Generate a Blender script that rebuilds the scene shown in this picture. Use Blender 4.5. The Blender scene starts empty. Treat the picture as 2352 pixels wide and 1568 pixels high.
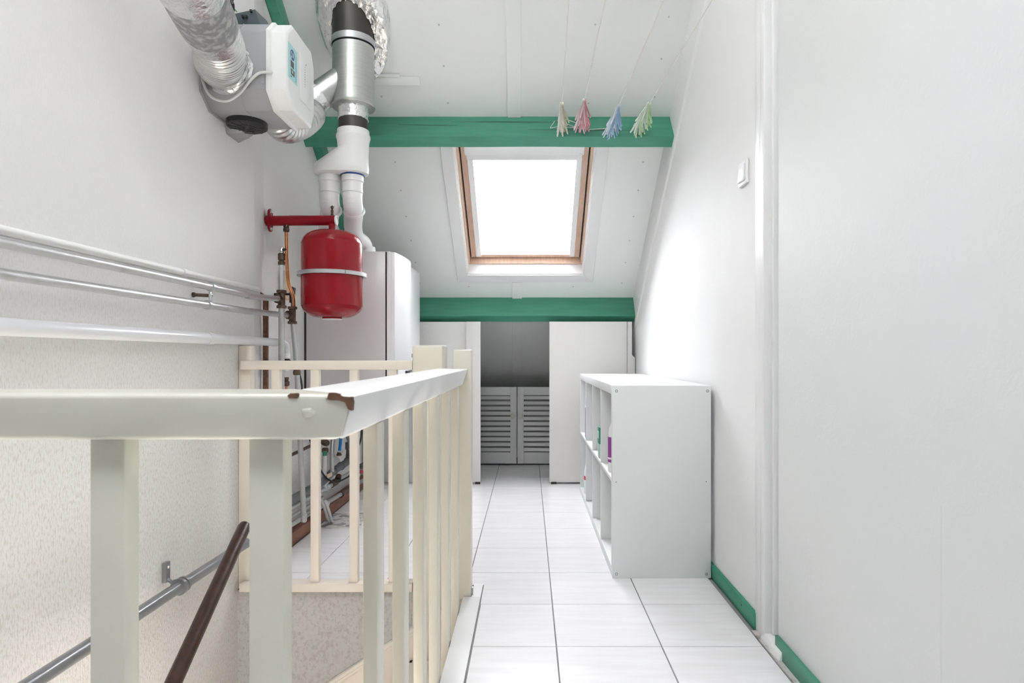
import bpy, bmesh, math, random
from mathutils import Vector, Matrix, noise
random.seed(7)
F, VX, VY, H = 1425.0, 1214.0, 815.0, 0.92
PI = math.pi
sc = bpy.context.scene
C = sc.collection

# ------------------------------------------------------------------ camera, world, lights, exposure
cd = bpy.data.cameras.new('camera'); cam = bpy.data.objects.new('camera', cd); C.objects.link(cam)
cam.location = (0, 0, H); cam.rotation_euler = (PI/2, 0, 0)
cd.sensor_width = 36; cd.lens = F/2352*36
cd.shift_x = (1176-VX)/2352; cd.shift_y = (VY-784)/2352
cd.clip_start = 0.05
cd.dof.use_dof = True; cd.dof.focus_distance = 2.8; cd.dof.aperture_fstop = 9
sc.camera = cam
w = bpy.data.worlds.new('sky'); sc.world = w; w.use_nodes = True
w.node_tree.nodes['Background'].inputs[0].default_value = (0.955, 0.965, 1.0, 1)
w.node_tree.nodes['Background'].inputs[1].default_value = 9.0
sc.view_settings.view_transform = 'Standard'; sc.view_settings.look = 'None'
sc.view_settings.gamma = 1; sc.view_settings.use_curve_mapping = False
sc.view_settings.exposure = 1.70

TH = math.atan(0.736); CT, ST = math.cos(TH), math.sin(TH)
Y0, Z0 = 4.561, 1.3425                   # roof reference line
YR = 1.35                                # ridge
ZR = Z0 + (Y0-YR)*0.736
def SP(u, v, w):                         # point in the front roof slope: across, up the slope, outward
    return Vector((u, Y0 - v*CT + w*ST, Z0 + v*ST + w*CT))
def BP(u, v, w):                         # the same for the back slope (v measured down from the ridge)
    return Vector((u, YR - v*CT - w*ST, ZR - v*ST + w*CT))
def roofZ(y): return Z0 + (Y0-y)*0.736
def P(px, py, D): return Vector(((px-VX)*D/F, D, H+(VY-py)*D/F))
def portal(name, c, n, sx, sy, up):
    l = bpy.data.lights.new(name, 'AREA'); l.shape = 'RECTANGLE'; l.size = sx; l.size_y = sy
    l.cycles.is_portal = True
    o = bpy.data.objects.new(name, l); C.objects.link(o)
    z = -n.normalized(); y = up.normalized(); x = y.cross(z)
    o.matrix_world = Matrix(((x.x,y.x,z.x,c.x),(x.y,y.y,z.y,c.y),(x.z,y.z,z.z,c.z),(0,0,0,1)))
    return o
portal('skylight_portal', SP(-.02, .79, .22), Vector((0,-ST,-CT)), .8, 1.08, Vector((0,-CT,ST)))
RW = (-.72, .20, 1.12, 1.95)              # unseen opening added behind the camera for fill light (across, down the slope)
portal('rear_fill_portal', BP(sum(RW[:2])/2, sum(RW[2:])/2, .21), Vector((0,ST,-CT)), RW[1]-RW[0], RW[3]-RW[2], Vector((0,CT,ST)))
fl = bpy.data.lights.new('stairwell_fill', 'AREA'); fl.shape='RECTANGLE'; fl.size=.7; fl.size_y=.5; fl.energy=16; fl.color=(1,.93,.84)  # added fill light shining up the stairwell, no real fixture
fo = bpy.data.objects.new('stairwell_fill', fl); C.objects.link(fo); fo.location=(-.7,1.25,-1.75); fo.rotation_euler=(PI,0,0)

# ------------------------------------------------------------------ materials
def nt(name):
    m = bpy.data.materials.new(name); m.use_nodes = True
    return m, m.node_tree.nodes, m.node_tree.links, m.node_tree.nodes['Principled BSDF']
def mat(name, col, rough=.5, metal=0, bump=None, var=None, coat=0, spec=None, stretch=None, emit=None):
    """bump=(scale,strength,distance), var=(scale, other colour, low, high)"""
    m, N, L, b = nt(name)
    b.inputs['Base Color'].default_value = (*col, 1); b.inputs['Roughness'].default_value = rough
    b.inputs['Metallic'].default_value = metal; b.inputs['Coat Weight'].default_value = coat
    if spec is not None: b.inputs['Specular IOR Level'].default_value = spec
    tc = N.new('ShaderNodeTexCoord'); mp = N.new('ShaderNodeMapping'); L.new(tc.outputs['Object'], mp.inputs[0])
    if stretch: mp.inputs['Scale'].default_value = stretch
    if bump:
        n = N.new('ShaderNodeTexNoise'); n.inputs['Scale'].default_value = bump[0]; n.inputs['Detail'].default_value = 5
        L.new(mp.outputs[0], n.inputs[0]); bp = N.new('ShaderNodeBump')
        bp.inputs['Strength'].default_value = bump[1]; bp.inputs['Distance'].default_value = bump[2]
        L.new(n.outputs[0], bp.inputs['Height']); L.new(bp.outputs[0], b.inputs['Normal'])
    if var:
        n = N.new('ShaderNodeTexNoise'); n.inputs['Scale'].default_value = var[0]; n.inputs['Detail'].default_value = 6
        L.new(mp.outputs[0], n.inputs[0]); r = N.new('ShaderNodeValToRGB')
        r.color_ramp.elements[0].position = var[2]; r.color_ramp.elements[1].position = var[3]
        r.color_ramp.elements[0].color = (*col, 1); r.color_ramp.elements[1].color = (*var[1], 1)
        L.new(n.outputs[0], r.inputs[0]); L.new(r.outputs[0], b.inputs['Base Color'])
    return m
M = {}
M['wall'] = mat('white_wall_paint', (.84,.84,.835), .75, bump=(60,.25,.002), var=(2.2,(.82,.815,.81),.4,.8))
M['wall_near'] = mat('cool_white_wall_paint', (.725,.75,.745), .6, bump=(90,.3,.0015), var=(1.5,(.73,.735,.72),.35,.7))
M['ceil'] = mat('ceiling_paint', (.94,.955,.935), .6, bump=(120,.1,.001), var=(2,(.93,.945,.92),.4,.7))
M['green'] = mat('green_gloss_paint', (.07,.31,.205), .33, bump=(14,.25,.003), stretch=(1,8,8), var=(3,(.08,.335,.23),.4,.6), spec=.4)
M['greenbase'] = mat('green_skirting_paint', (.035,.27,.165), .35, bump=(30,.2,.001))
M['cream'] = mat('cream_gloss_paint', (.76,.72,.61), .3, bump=(22,.16,.0015), var=(5,(.74,.69,.58),.4,.7), coat=.2)
M['creamrail'] = mat('pale_cream_rail_paint', (.735,.735,.64), .28, bump=(16,.25,.002), var=(7,(.70,.69,.60),.45,.75), coat=.3)
M['peach'] = mat('peach_cream_paint', (.84,.765,.67), .35, bump=(25,.12,.001), coat=.1)
M['whitepaint'] = mat('white_gloss_trim', (.87,.87,.865), .35, bump=(40,.08,.0008))
M['panel'] = mat('off_white_panel', (.85,.835,.80), .45, bump=(50,.05,.0005))
M['shelf'] = mat('white_melamine', (.79,.81,.80), .38, bump=(200,.03,.0003))
M['louvre'] = mat('grey_white_door_paint', (.86,.86,.855), .45, bump=(40,.1,.0006))
M['mortar'] = mat('rough_mortar', (.62,.60,.57), .9, bump=(60,.9,.01), var=(25,(.30,.28,.26),.55,.7))
M['grout'] = mat('grey_grout', (.30,.30,.30), .9, bump=(80,.3,.001))
M['wood_pine'] = mat('varnished_pine', (.86,.64,.50), .35, bump=(30,.1,.0008), var=(14,(.78,.53,.39),.4,.7), coat=.3, stretch=(6,1,1))
M['gap'] = mat('dark_gap', (.05,.04,.035), .8)
M['darkwood'] = mat('dark_brown_varnish', (.035,.014,.010), .35, bump=(25,.15,.001), var=(40,(.06,.024,.015),.45,.7), coat=.15, spec=.35, stretch=(1,1,.15))
M['skirtwood'] = mat('bare_red_brown_wood', (.36,.17,.12), .7, bump=(30,.4,.002), var=(20,(.22,.10,.07),.4,.7), stretch=(1,.2,1))
M['silver'] = mat('silver_painted_pipe', (.50,.51,.515), .36, .6, bump=(60,.25,.001), var=(30,(.42,.42,.41),.5,.8))
M['whitepipe'] = mat('white_painted_pipe', (.66,.67,.69), .42, .0, bump=(50,.1,.0006), coat=.2)
M['paintpipe'] = mat('wall_painted_pipe', (.83,.83,.80), .5, bump=(50,.1,.0006))
M['galv'] = mat('brushed_galvanised_steel', (.52,.535,.52), .36, .95, bump=(10,.05,.001), var=(9,(.46,.47,.46),.4,.7), stretch=(1,1,20))
M['zinc'] = mat('zinc_band', (.55,.57,.58), .4, .9, bump=(80,.2,.0006))
M['foil'] = mat('crumpled_aluminium_foil', (.83,.83,.83), .24, 1.0, bump=(55,.9,.006))
M['foilduct'] = mat('aluminium_flex_duct', (.64,.64,.62), .28, 1.0, bump=(40,.4,.003))
M['greyfoil'] = mat('marbled_grey_duct_tape', (.25,.25,.26), .5, .4, bump=(30,.3,.002), var=(45,(.45,.45,.46),.45,.62))
M['dark'] = mat('dark_flue_metal', (.075,.072,.068), .42, .8, bump=(60,.2,.0005), var=(6,(.10,.085,.07),.5,.8))
M['red'] = mat('glossy_red_enamel', (.31,.003,.011), .2, coat=.25, spec=.25, bump=(60,.03,.0003))
M['redbr'] = mat('red_bracket_paint', (.30,.004,.016), .35, spec=.3)
M['copper'] = mat('copper_pipe', (.72,.33,.15), .28, 1.0, bump=(40,.1,.0004), var=(25,(.45,.19,.09),.5,.8))
M['brass'] = mat('tarnished_brass', (.17,.125,.09), .5, .8, bump=(70,.4,.0015), var=(50,(.09,.06,.045),.4,.7))
M['chrome'] = mat('chrome', (.8,.8,.8), .15, 1)
M['pvcw'] = mat('white_plastic_pipe', (.85,.85,.845), .4, coat=.2)
M['pvcg'] = mat('grey_plastic_pipe', (.13,.14,.15), .5)
M['handpipe'] = mat('grey_satin_handrail_pipe', (.21,.215,.23), .28, .2, coat=.4)
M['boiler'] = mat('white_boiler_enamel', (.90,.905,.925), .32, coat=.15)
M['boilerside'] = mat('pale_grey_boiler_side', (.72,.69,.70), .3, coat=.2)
M['greyplastic'] = mat('mid_grey_casing', (.33,.335,.345), .5, bump=(200,.1,.0003))
M['whiteplastic'] = mat('white_cover_plastic', (.80,.81,.80), .4, bump=(80,.03,.0004))
M['black'] = mat('black_plastic', (.018,.018,.02), .4)
M['teal'] = mat('slate_plastic', (.07,.10,.115), .45)
M['cable'] = mat('white_grey_cable', (.68,.69,.67), .45)
M['sticker'] = mat('pale_cyan_sticker', (.42,.70,.72), .35)
M['blue'] = mat('blue_print', (.03,.07,.25), .4)
M['bluehose'] = mat('blue_hose', (.0,.17,.50), .35)
M['ink'] = mat('dark_print', (.08,.09,.09), .5)
M['cyanink'] = mat('cyan_print', (.10,.42,.52), .4)
M['paper'] = mat('white_print', (.85,.86,.86), .5)
M['knob'] = mat('pale_wood_knob', (.80,.78,.72), .4, coat=.2)
M['metalgrey'] = mat('dull_screw', (.40,.45,.44), .35, .8)
M['nail'] = mat('painted_over_nail', (.60,.62,.60), .6)
M['rope'] = mat('washing_line', (.82,.80,.76), .6)
M['chip'] = mat('bare_brown_wood', (.20,.10,.06), .8, bump=(120,.5,.001), var=(60,(.10,.05,.03),.4,.7))
M['purple'] = mat('purple_label', (.30,.06,.30), .35)
M['greenlab'] = mat('green_packet', (.03,.28,.17), .35)
M['palegrey'] = mat('pale_packet', (.70,.80,.78), .4)
M['redlab'] = mat('red_print', (.65,.08,.12), .4)
M['bottle'] = mat('white_bottle_plastic', (.84,.85,.86), .3, coat=.2)
M['beige'] = mat('beige_foam', (.75,.60,.43), .8)
for nme, c in (('cream', (.80,.74,.55)), ('pink', (.88,.36,.42)), ('sky', (.38,.62,.88)), ('lime', (.58,.84,.48))):
    m = mat('peg_plastic_'+nme, c, .3, coat=.2); M['peg_'+nme] = m
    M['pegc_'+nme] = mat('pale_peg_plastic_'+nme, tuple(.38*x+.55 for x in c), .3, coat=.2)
# stucco: vertical drag marks, stronger towards the floor
def stucco(name, col, col2, scale=(1,1,.22), s=70, strength=.9, dist=.006):
    m, N, L, b = nt(name); b.inputs['Roughness'].default_value = .85
    tc = N.new('ShaderNodeTexCoord'); mp = N.new('ShaderNodeMapping'); mp.inputs['Scale'].default_value = scale
    L.new(tc.outputs['Object'], mp.inputs[0])
    n = N.new('ShaderNodeTexNoise'); n.inputs['Scale'].default_value = s; n.inputs['Detail'].default_value = 6; n.inputs['Roughness'].default_value = .62
    L.new(mp.outputs[0], n.inputs[0])
    sx = N.new('ShaderNodeSeparateXYZ'); L.new(tc.outputs['Object'], sx.inputs[0])
    mr = N.new('ShaderNodeMapRange'); mr.inputs[1].default_value = .75; mr.inputs[2].default_value = 1.35
    mr.inputs[3].default_value = strength; mr.inputs[4].default_value = strength*.22; L.new(sx.outputs[2], mr.inputs[0])
    bp = N.new('ShaderNodeBump'); bp.inputs['Distance'].default_value = dist
    L.new(n.outputs[0], bp.inputs['Height']); L.new(mr.outputs[0], bp.inputs['Strength']); L.new(bp.outputs[0], b.inputs['Normal'])
    r = N.new('ShaderNodeValToRGB'); r.color_ramp.elements[0].position = .36; r.color_ramp.elements[1].position = .52
    r.color_ramp.elements[0].color = (*col2, 1); r.color_ramp.elements[1].color = (*col, 1)
    L.new(n.outputs[0], r.inputs[0])
    mx = N.new('ShaderNodeMix'); mx.data_type = 'RGBA'; mx.inputs[6].default_value = (*col, 1)
    mr2 = N.new('ShaderNodeMapRange'); mr2.inputs[1].default_value = .7; mr2.inputs[2].default_value = 1.3
    mr2.inputs[3].default_value = 1; mr2.inputs[4].default_value = .12; L.new(sx.outputs[2], mr2.inputs[0])
    L.new(mr2.outputs[0], mx.inputs[0]); L.new(r.outputs[0], mx.inputs[7]); L.new(mx.outputs[2], b.inputs['Base Color'])
    return m
M['stucco'] = stucco('dragged_stucco', (.83,.82,.805), (.69,.66,.62), (1,1,.36), 200, .8, .004)
M['stucco_grey'] = stucco('scratched_grey_stucco', (.58,.57,.555), (.47,.455,.44), (1,1,.8), 90, .7, .004)
# tiles
def tilemat():
    m, N, L, b = nt('white_veined_tile'); b.inputs['Roughness'].default_value = .22
    tc = N.new('ShaderNodeTexCoord'); mp = N.new('ShaderNodeMapping'); mp.inputs['Scale'].default_value = (1.2,9,1)
    L.new(tc.outputs['Object'], mp.inputs[0]); n = N.new('ShaderNodeTexNoise'); n.inputs['Scale'].default_value = 3; n.inputs['Detail'].default_value = 8
    L.new(mp.outputs[0], n.inputs[0]); r = N.new('ShaderNodeValToRGB')
    r.color_ramp.elements[0].position = .35; r.color_ramp.elements[1].position = .62
    r.color_ramp.elements[0].color = (.83,.815,.82,1); r.color_ramp.elements[1].color = (.88,.87,.885,1)
    L.new(n.outputs[0], r.inputs[0]); L.new(r.outputs[0], b.inputs['Base Color']); return m
M['tile'] = tilemat()
# thin glass: mostly transparent with a Fresnel reflection
g, N, L, b = nt('thin_glass'); N.remove(b); out = N['Material Output']
tr = N.new('ShaderNodeBsdfTransparent'); tr.inputs[0].default_value = (.85,.85,.855,1); gl = N.new('ShaderNodeBsdfGlossy'); gl.inputs['Roughness'].default_value = .02
fr = N.new('ShaderNodeFresnel'); fr.inputs[0].default_value = 1.3; mx = N.new('ShaderNodeMixShader')
L.new(fr.outputs[0], mx.inputs[0]); L.new(tr.outputs[0], mx.inputs[1]); L.new(gl.outputs[0], mx.inputs[2]); L.new(mx.outputs[0], out.inputs[0])
M['glass'] = g

# ------------------------------------------------------------------ helpers
def tag(o, label=None, cat=None, group=None, kind=None):
    if label: o['label'] = label
    if cat: o['category'] = cat
    if group: o['group'] = group
    if kind: o['kind'] = kind
    return o
def thing(name, label, cat, loc=(0,0,0), group=None):
    o = bpy.data.objects.new(name, None); C.objects.link(o); o.location = loc; o.empty_display_size = .05
    return tag(o, label, cat, group)
def obj(name, bm, m, parent=None, smooth=False, bevel=0, seg=2):
    bmesh.ops.remove_doubles(bm, verts=bm.verts, dist=1e-6)
    bmesh.ops.recalc_face_normals(bm, faces=bm.faces)
    if bevel:
        es = [e for e in bm.edges if len(e.link_faces) == 2 and e.calc_face_angle(0) > .5]
        bmesh.ops.bevel(bm, geom=es, offset=bevel, segments=seg, affect='EDGES', profile=.5, clamp_overlap=True)
    me = bpy.data.meshes.new(name); bm.to_mesh(me); bm.free()
    if smooth or bevel:
        for p in me.polygons: p.use_smooth = True
        me.set_sharp_from_angle(angle=.6)
    me.materials.append(M[m] if isinstance(m, str) else m)
    o = bpy.data.objects.new(name, me); C.objects.link(o)
    if parent is not None:
        o.parent = parent
        t = Vector((0,0,0)); q = parent
        while q is not None: t += q.location; q = q.parent
        o.location = -t                   # meshes are written in world coordinates
    return o
def recentre(o):                          # move the origin of a top-level single-mesh thing to its base centre
    vs = [v.co for v in o.data.vertices]
    c = Vector((sum(v.x for v in vs)/len(vs), sum(v.y for v in vs)/len(vs), min(v.z for v in vs)))
    o.data.transform(Matrix.Translation(-c)); o.location = o.location + c
    return o
def hexa(bm, pts):                        # 8 points: 4 bottom then 4 top
    v = [bm.verts.new(p) for p in pts]
    for f in ((0,1,2,3),(7,6,5,4),(0,4,5,1),(1,5,6,2),(2,6,7,3),(3,7,4,0)):
        bm.faces.new([v[i] for i in f])
def box(bm, x0,x1,y0,y1,z0,z1):
    hexa(bm, [(x0,y0,z0),(x1,y0,z0),(x1,y1,z0),(x0,y1,z0),(x0,y0,z1),(x1,y0,z1),(x1,y1,z1),(x0,y1,z1)])
def sbox(bm, u0,u1,v0,v1,w0,w1, S=SP):
    hexa(bm, [S(u0,v0,w0),S(u1,v0,w0),S(u1,v1,w0),S(u0,v1,w0),S(u0,v0,w1),S(u1,v0,w1),S(u1,v1,w1),S(u0,v1,w1)])
def B(): return bmesh.new()
def bx(name, m, parent, *a, bevel=0, smooth=False):
    b = B(); box(b, *a); return obj(name, b, m, parent, bevel=bevel, smooth=smooth)
def sb(name, m, parent, *a, bevel=0, S=SP):
    b = B(); sbox(b, *a, S=S); return obj(name, b, m, parent, bevel=bevel)
def prism(bm, poly, f0, f1):              # poly of 2D points, f0/f1 map a 2D point to 3D
    a = [bm.verts.new(f0(p)) for p in poly]; c = [bm.verts.new(f1(p)) for p in poly]
    bm.faces.new(a[::-1]); bm.faces.new(c); n = len(poly)
    for i in range(n): bm.faces.new((a[i], a[(i+1)%n], c[(i+1)%n], c[i]))
def smoothpath(pts, k=8):
    pts = [Vector(p) for p in pts]; q = [2*pts[0]-pts[1]] + pts + [2*pts[-1]-pts[-2]]; out = []
    for i in range(1, len(q)-2):
        p0,p1,p2,p3 = q[i-1:i+3]
        for j in range(k):
            t = j/k
            out.append(.5*((2*p1)+(-p0+p2)*t+(2*p0-5*p1+4*p2-p3)*t*t+(-p0+3*p1-3*p2+p3)*t**3))
    out.append(pts[-1]); return out
def tube(bm, pts, r, n=16, sm=0, cap=True, rf=None):
    pts = smoothpath(pts, sm) if sm else [Vector(p) for p in pts]
    T = [(pts[min(i+1,len(pts)-1)]-pts[max(i-1,0)]).normalized() for i in range(len(pts))]
    a = T[0].orthogonal().normalized(); rings = []
    for i, p in enumerate(pts):
        a = (a - T[i]*a.dot(T[i])).normalized(); c = T[i].cross(a)
        rr = rf(i/(len(pts)-1)) if rf else (r[i] if isinstance(r,(list,tuple)) else r)
        rings.append([bm.verts.new(p + (a*math.cos(2*PI*j/n)+c*math.sin(2*PI*j/n))*rr) for j in range(n)])
    for A, D in zip(rings, rings[1:]):
        for j in range(n): bm.faces.new((A[j],A[(j+1)%n],D[(j+1)%n],D[j]))
    if cap: bm.faces.new(rings[0][::-1]); bm.faces.new(rings[-1])
def tb(name, m, parent, pts, r, n=16, sm=0, cap=True, rf=None):
    b = B(); tube(b, pts, r, n, sm, cap, rf); return obj(name, b, m, parent, smooth=True)
def ring(bm, c, ax, ro, ri, h, n=28):     # a flat collar round an axis
    ax = Vector(ax).normalized(); a = ax.orthogonal().normalized(); d = ax.cross(a); c = Vector(c); R = []
    for rr, s in ((ri,-h/2),(ro,-h/2),(ro,h/2),(ri,h/2)):
        R.append([bm.verts.new(c+ax*s+(a*math.cos(2*PI*j/n)+d*math.sin(2*PI*j/n))*rr) for j in range(n)])
    for k in range(4):
        A, D = R[k], R[(k+1)%4]
        for j in range(n): bm.faces.new((A[j],A[(j+1)%n],D[(j+1)%n],D[j]))
def rg(name, m, parent, c, ax, ro, ri, h, n=28):
    b = B(); ring(b, c, ax, ro, ri, h, n); return obj(name, b, m, parent, smooth=True)
def lathe(bm, c, prof, n=32, ax=(0,0,1)): # prof: (radius, offset along axis)
    ax = Vector(ax).normalized(); a = ax.orthogonal().normalized(); d = ax.cross(a); c = Vector(c); R = []
    for r, h in prof:
        r = max(r, 1e-4)
        R.append([bm.verts.new(c+ax*h+(a*math.cos(2*PI*j/n)+d*math.sin(2*PI*j/n))*r) for j in range(n)])
    for A, D in zip(R, R[1:]):
        for j in range(n): bm.faces.new((A[j],A[(j+1)%n],D[(j+1)%n],D[j]))
    bm.faces.new(R[0][::-1]); bm.faces.new(R[-1])
def lt(name, m, parent, c, prof, n=32, ax=(0,0,1)):
    b = B(); lathe(b, c, prof, n, ax); return obj(name, b, m, parent, smooth=True)
def dup(o, parent=None, dx=(0,0,0)):
    c = o.copy(); C.objects.link(c)
    if parent is not None: c.parent = parent
    c.location = o.location + Vector(dx); return c

# ================================================================== THE SETTING
XR, XL, XF = .768, -1.15, -1.195          # right wall, left wall at the stairs, left wall behind the boiler
YE = 5.95; YB = -1.25                      # eaves and rear end
# ---- floor slab with the stair opening
SX0, SX1, SY0, SY1 = XL, -.2495, .90, 2.455
b = B(); ZT = -.006
for a in ((-1.4,1.0,YB-.3,SY0,-.25,ZT),(SX1,1.0,SY0,SY1,-.25,ZT),(-1.4,1.0,SY1,YE+.1,-.25,ZT),(-1.4,SX0-.0005,SY0,SY1,-.25,ZT)):
    box(b, *a)
floor = tag(obj('floor', b, 'grout'), kind='structure')
cols = [-1.244+.333*i for i in range(7)]; rows = [1.96+.333*k for k in range(-10, 11)]
G = .0021
def tile(poly):
    b = B(); n = len(poly)
    prism(b, poly, lambda p: (p[0],p[1],ZT-.001), lambda p: (p[0],p[1],0))
    return obj('tile', b, 'tile', floor, bevel=.0008, seg=1)
for i in range(6):
    for k in range(len(rows)-1):
        x0, x1, y0, y1 = cols[i], cols[i+1], rows[k], rows[k+1]
        if abs(x0+1.244) < .01 and abs(y0-3.292) < .01: continue      # the tile that is missing by the wall
        x0 = max(x0, -1.135); x1 = min(x1, .742); y0 = max(y0, YB); y1 = min(y1, 5.2)
        if y1 <= y0+.01 or x1 <= x0+.01: continue
        def q(a0,a1,b0,b1):
            if a1-a0 > .01 and b1-b0 > .01: tile([(a0+G,b0+G),(a1-G,b0+G),(a1-G,b1-G),(a0+G,b1-G)])
        lim = -.178
        if y1 <= SY0+.0: q(x0,x1,y0,y1)
        elif y0 < SY0: 
            if x0 >= lim: q(x0,x1,y0,y1)
            else: q(x0,x1,y0,SY0-.002)
            if x0 < lim < x1: q(lim,x1,SY0,y1)
        elif y0 >= SY1+.02: q(x0,x1,y0,y1)
        elif y1 <= SY1:
            if x1 > lim: q(max(x0,lim),x1,y0,y1)
        else:                                                       # row crossing the edge of the opening
            if x0 >= lim: q(x0,x1,y0,y1)
            elif x1 > lim: tile([(lim,y0+G),(x1-G,y0+G),(x1-G,y1-G),(x0+G,y1-G),(x0+G,SY1+.03),(lim,SY1+.03)])
            else: q(x0,x1,SY1+.022,y1)
b = B()
gx = [(-1.135+.222*i/14) for i in range(15)]; gy = [3.294+.329*j/14 for j in range(15)]
V = [[b.verts.new((x,y,-.0055+.004*noise.noise(Vector((x*22,y*22,0))))) for y in gy] for x in gx]
for i in range(14):
    for j in range(14): b.faces.new((V[i][j],V[i+1][j],V[i+1][j+1],V[i][j+1]))
tag(obj('mortar_bed', b, 'mortar', floor, smooth=True), 'rough grey mortar where a floor tile is missing')
# ---- left wall (slightly bent beyond the stairs), stairwell walls
ZS = -2.5
b = B()
pl = [(XL,YB-.2),(XL,2.60),(XF,2.80),(XF,YE+.1),(XF-.15,YE+.1),(XF-.15,YB-.2)]
prism(b, pl, lambda p: (p[0],p[1],ZS), lambda p: (p[0],p[1],roofZ(p[1])+.3 if p[1] > YR else ZR))
obj_wall = tag(obj('wall_left', b, 'stucco'), kind='structure')
b = B(); box(b, XR,XR+.15, 1.99,YE+.1, ZS,4.2)
tag(obj('wall_right', b, 'wall'), kind='structure')
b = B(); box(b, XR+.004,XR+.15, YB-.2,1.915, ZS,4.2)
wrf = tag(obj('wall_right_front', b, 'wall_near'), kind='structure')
b = B(); prev = None
for i in range(30):
    z = .02+.62*i/29; t = .0009+.0006*noise.noise(Vector((z*30,1,0))); yy = 1.163+.002*noise.noise(Vector((z*12,5,0)))
    r = [b.verts.new((XR+.0045,yy-.006,z)), b.verts.new((XR+.004-t,yy-.001,z)), b.verts.new((XR+.004-t,yy+.001,z)), b.verts.new((XR+.0045,yy+.003,z))]
    if prev:
        for j in range(3): b.faces.new((prev[j],prev[j+1],r[j+1],r[j]))
    prev = r
obj('plaster_seam', b, 'wall_near', wrf, smooth=True)
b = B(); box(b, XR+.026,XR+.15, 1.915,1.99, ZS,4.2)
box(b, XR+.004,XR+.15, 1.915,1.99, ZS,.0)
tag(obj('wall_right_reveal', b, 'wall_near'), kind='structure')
b = B(); box(b, -1.4,1.0, YB-.2,YB, ZS,4.2); tag(obj('wall_front', b, 'wall'), kind='structure')
b = B(); box(b, -1.4,1.0, 5.62,5.8, -.2,1.0); tag(obj('wall_back', b, 'wall'), kind='structure')
b = B(); box(b, XL,SX1, SY1+.03,SY1+.15, ZS,-.25)
box(b, XL,SX1-.001, SY1-.004,SY1+.03, ZS,-.008); tag(obj('wall_stairwell_back', b, 'stucco_grey'), kind='structure')
b = B(); box(b, SX1,SX1+.1, SY0,SY1, ZS,-.25)
tag(obj('wall_stairwell_right', b, 'wall'), kind='structure')
b = B(); box(b, XL,SX1, SY0-.1,SY0, ZS,-.25); tag(obj('wall_stairwell_front', b, 'wall'), kind='structure')
b = B(); box(b, -1.3,1.0, YB-.2,YE, ZS-.1,ZS); tag(obj('floor_below', b, 'panel'), kind='structure')
# ---- ceiling: two slopes, window openings cut out
ceil = B()
U0, U1 = -.431, .385; V0, V1 = .247, 1.325
vE = (Y0-YE)/CT; vR = (Y0-YR)/CT
for a in ((-1.36,U0,vE,vR),(U1,1.0,vE,vR),(U0,U1,vE,V0),(U0,U1,V1,vR)):
    sbox(ceil, a[0],a[1],a[2],a[3],0,.2)
bvE = (YR-YB+.2)/CT
for a in ((-1.36,1.0,0,RW[2]),(-1.36,1.0,RW[3],bvE),(-1.36,RW[0],RW[2],RW[3]),(RW[1],1.0,RW[2],RW[3])): sbox(ceil, *a, 0,.2, S=BP)
ceil = tag(obj('ceiling', ceil, 'ceil'), kind='structure')
# batten over the board joint, in two lengths
def skewbatten(v0, v1, u0, u1, w=.072, t=.012):
    b = B(); h = w/2
    hexa(b, [SP(u0-h,v0,-t),SP(u0+h,v0,-t),SP(u1+h,v1,-t),SP(u1-h,v1,-t),SP(u0-h,v0,0),SP(u0+h,v0,0),SP(u1+h,v1,0),SP(u1-h,v1,0)])
    return obj('cover_batten', b, 'ceil', ceil, bevel=.0015, seg=1)
skewbatten(1.475, 2.6, -.078, -.064); skewbatten(0, V0-.074, -.084, -.081); skewbatten(-1.4, -.072, -.102, -.088)
nh = None
for u in (-.777, -.43, .32, .667):
    for k in range(13):
        y = 2.62+.165*k+(.03 if u in (-.43, .32) else 0)
        v = (Y0-y)/CT
        if v < .02 or 1.39 < v < 1.49: continue
        if -.53 < u < .48 and V0-.1 < v < 1.4: continue
        if nh is None:
            b = B(); lathe(b, (0,0,0), [(.0052,0),(.0046,.0022),(.0015,.0028)], 8, (0,-ST,-CT)); nh = obj('nail_head', b, 'nail', ceil, smooth=True); nh.location = SP(u,v,-.0003)
        else:
            c = dup(nh); c.location = SP(u,v,-.0003)
# small painted wood block on the slope behind the flue
cb = thing('ceiling_block', 'white painted wooden batten block on the ceiling right of the flue', 'batten', SP(-.8,1.68,0))
sb('board', 'ceil', cb, -1.03,-.559, 1.665,1.705, -.022,0, bevel=.002)
sb('upper_board', 'ceil', cb, -1.03,-.66, 1.70,1.72, -.012,0, bevel=.001)
# right wall: plaster ridge, corner trim
b = B()
def ZRi(y): return roofZ(y)-.288
n = 46; prev = None
for i in range(n+1):
    y = 2.0+ (4.55-2.0)*i/n; z = ZRi(y)+.003*noise.noise(Vector((y*9,0,0))); t = .007+.003*noise.noise(Vector((y*14,3,0)))
    r = [b.verts.new(p) for p in ((XR,y,z+.022),(XR-t,y,z+.012),(XR-t,y,z-.006),(XR,y,z-.02))]
    if prev:
        for j in range(3): b.faces.new((prev[j],prev[j+1],r[j+1],r[j]))
    prev = r
tag(obj('trim_3', b, 'whitepaint', smooth=True), kind='structure')
t1 = tag(bpy.data.objects.new('trim_1', None), kind='structure'); C.objects.link(t1)
bx('corner_board', 'whitepaint', t1, XR-.008,XR, 2.025,2.082, .0,3.4, bevel=.002)
bx('corner_bead', 'whitepaint', t1, XR-.014,XR+.028, 1.988,2.025, .0,3.4, bevel=.004)
bx('corner_fillet', 'whitepaint', t1, XR+.010,XR+.028, 1.972,1.988, .03,3.4, bevel=.002)
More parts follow.
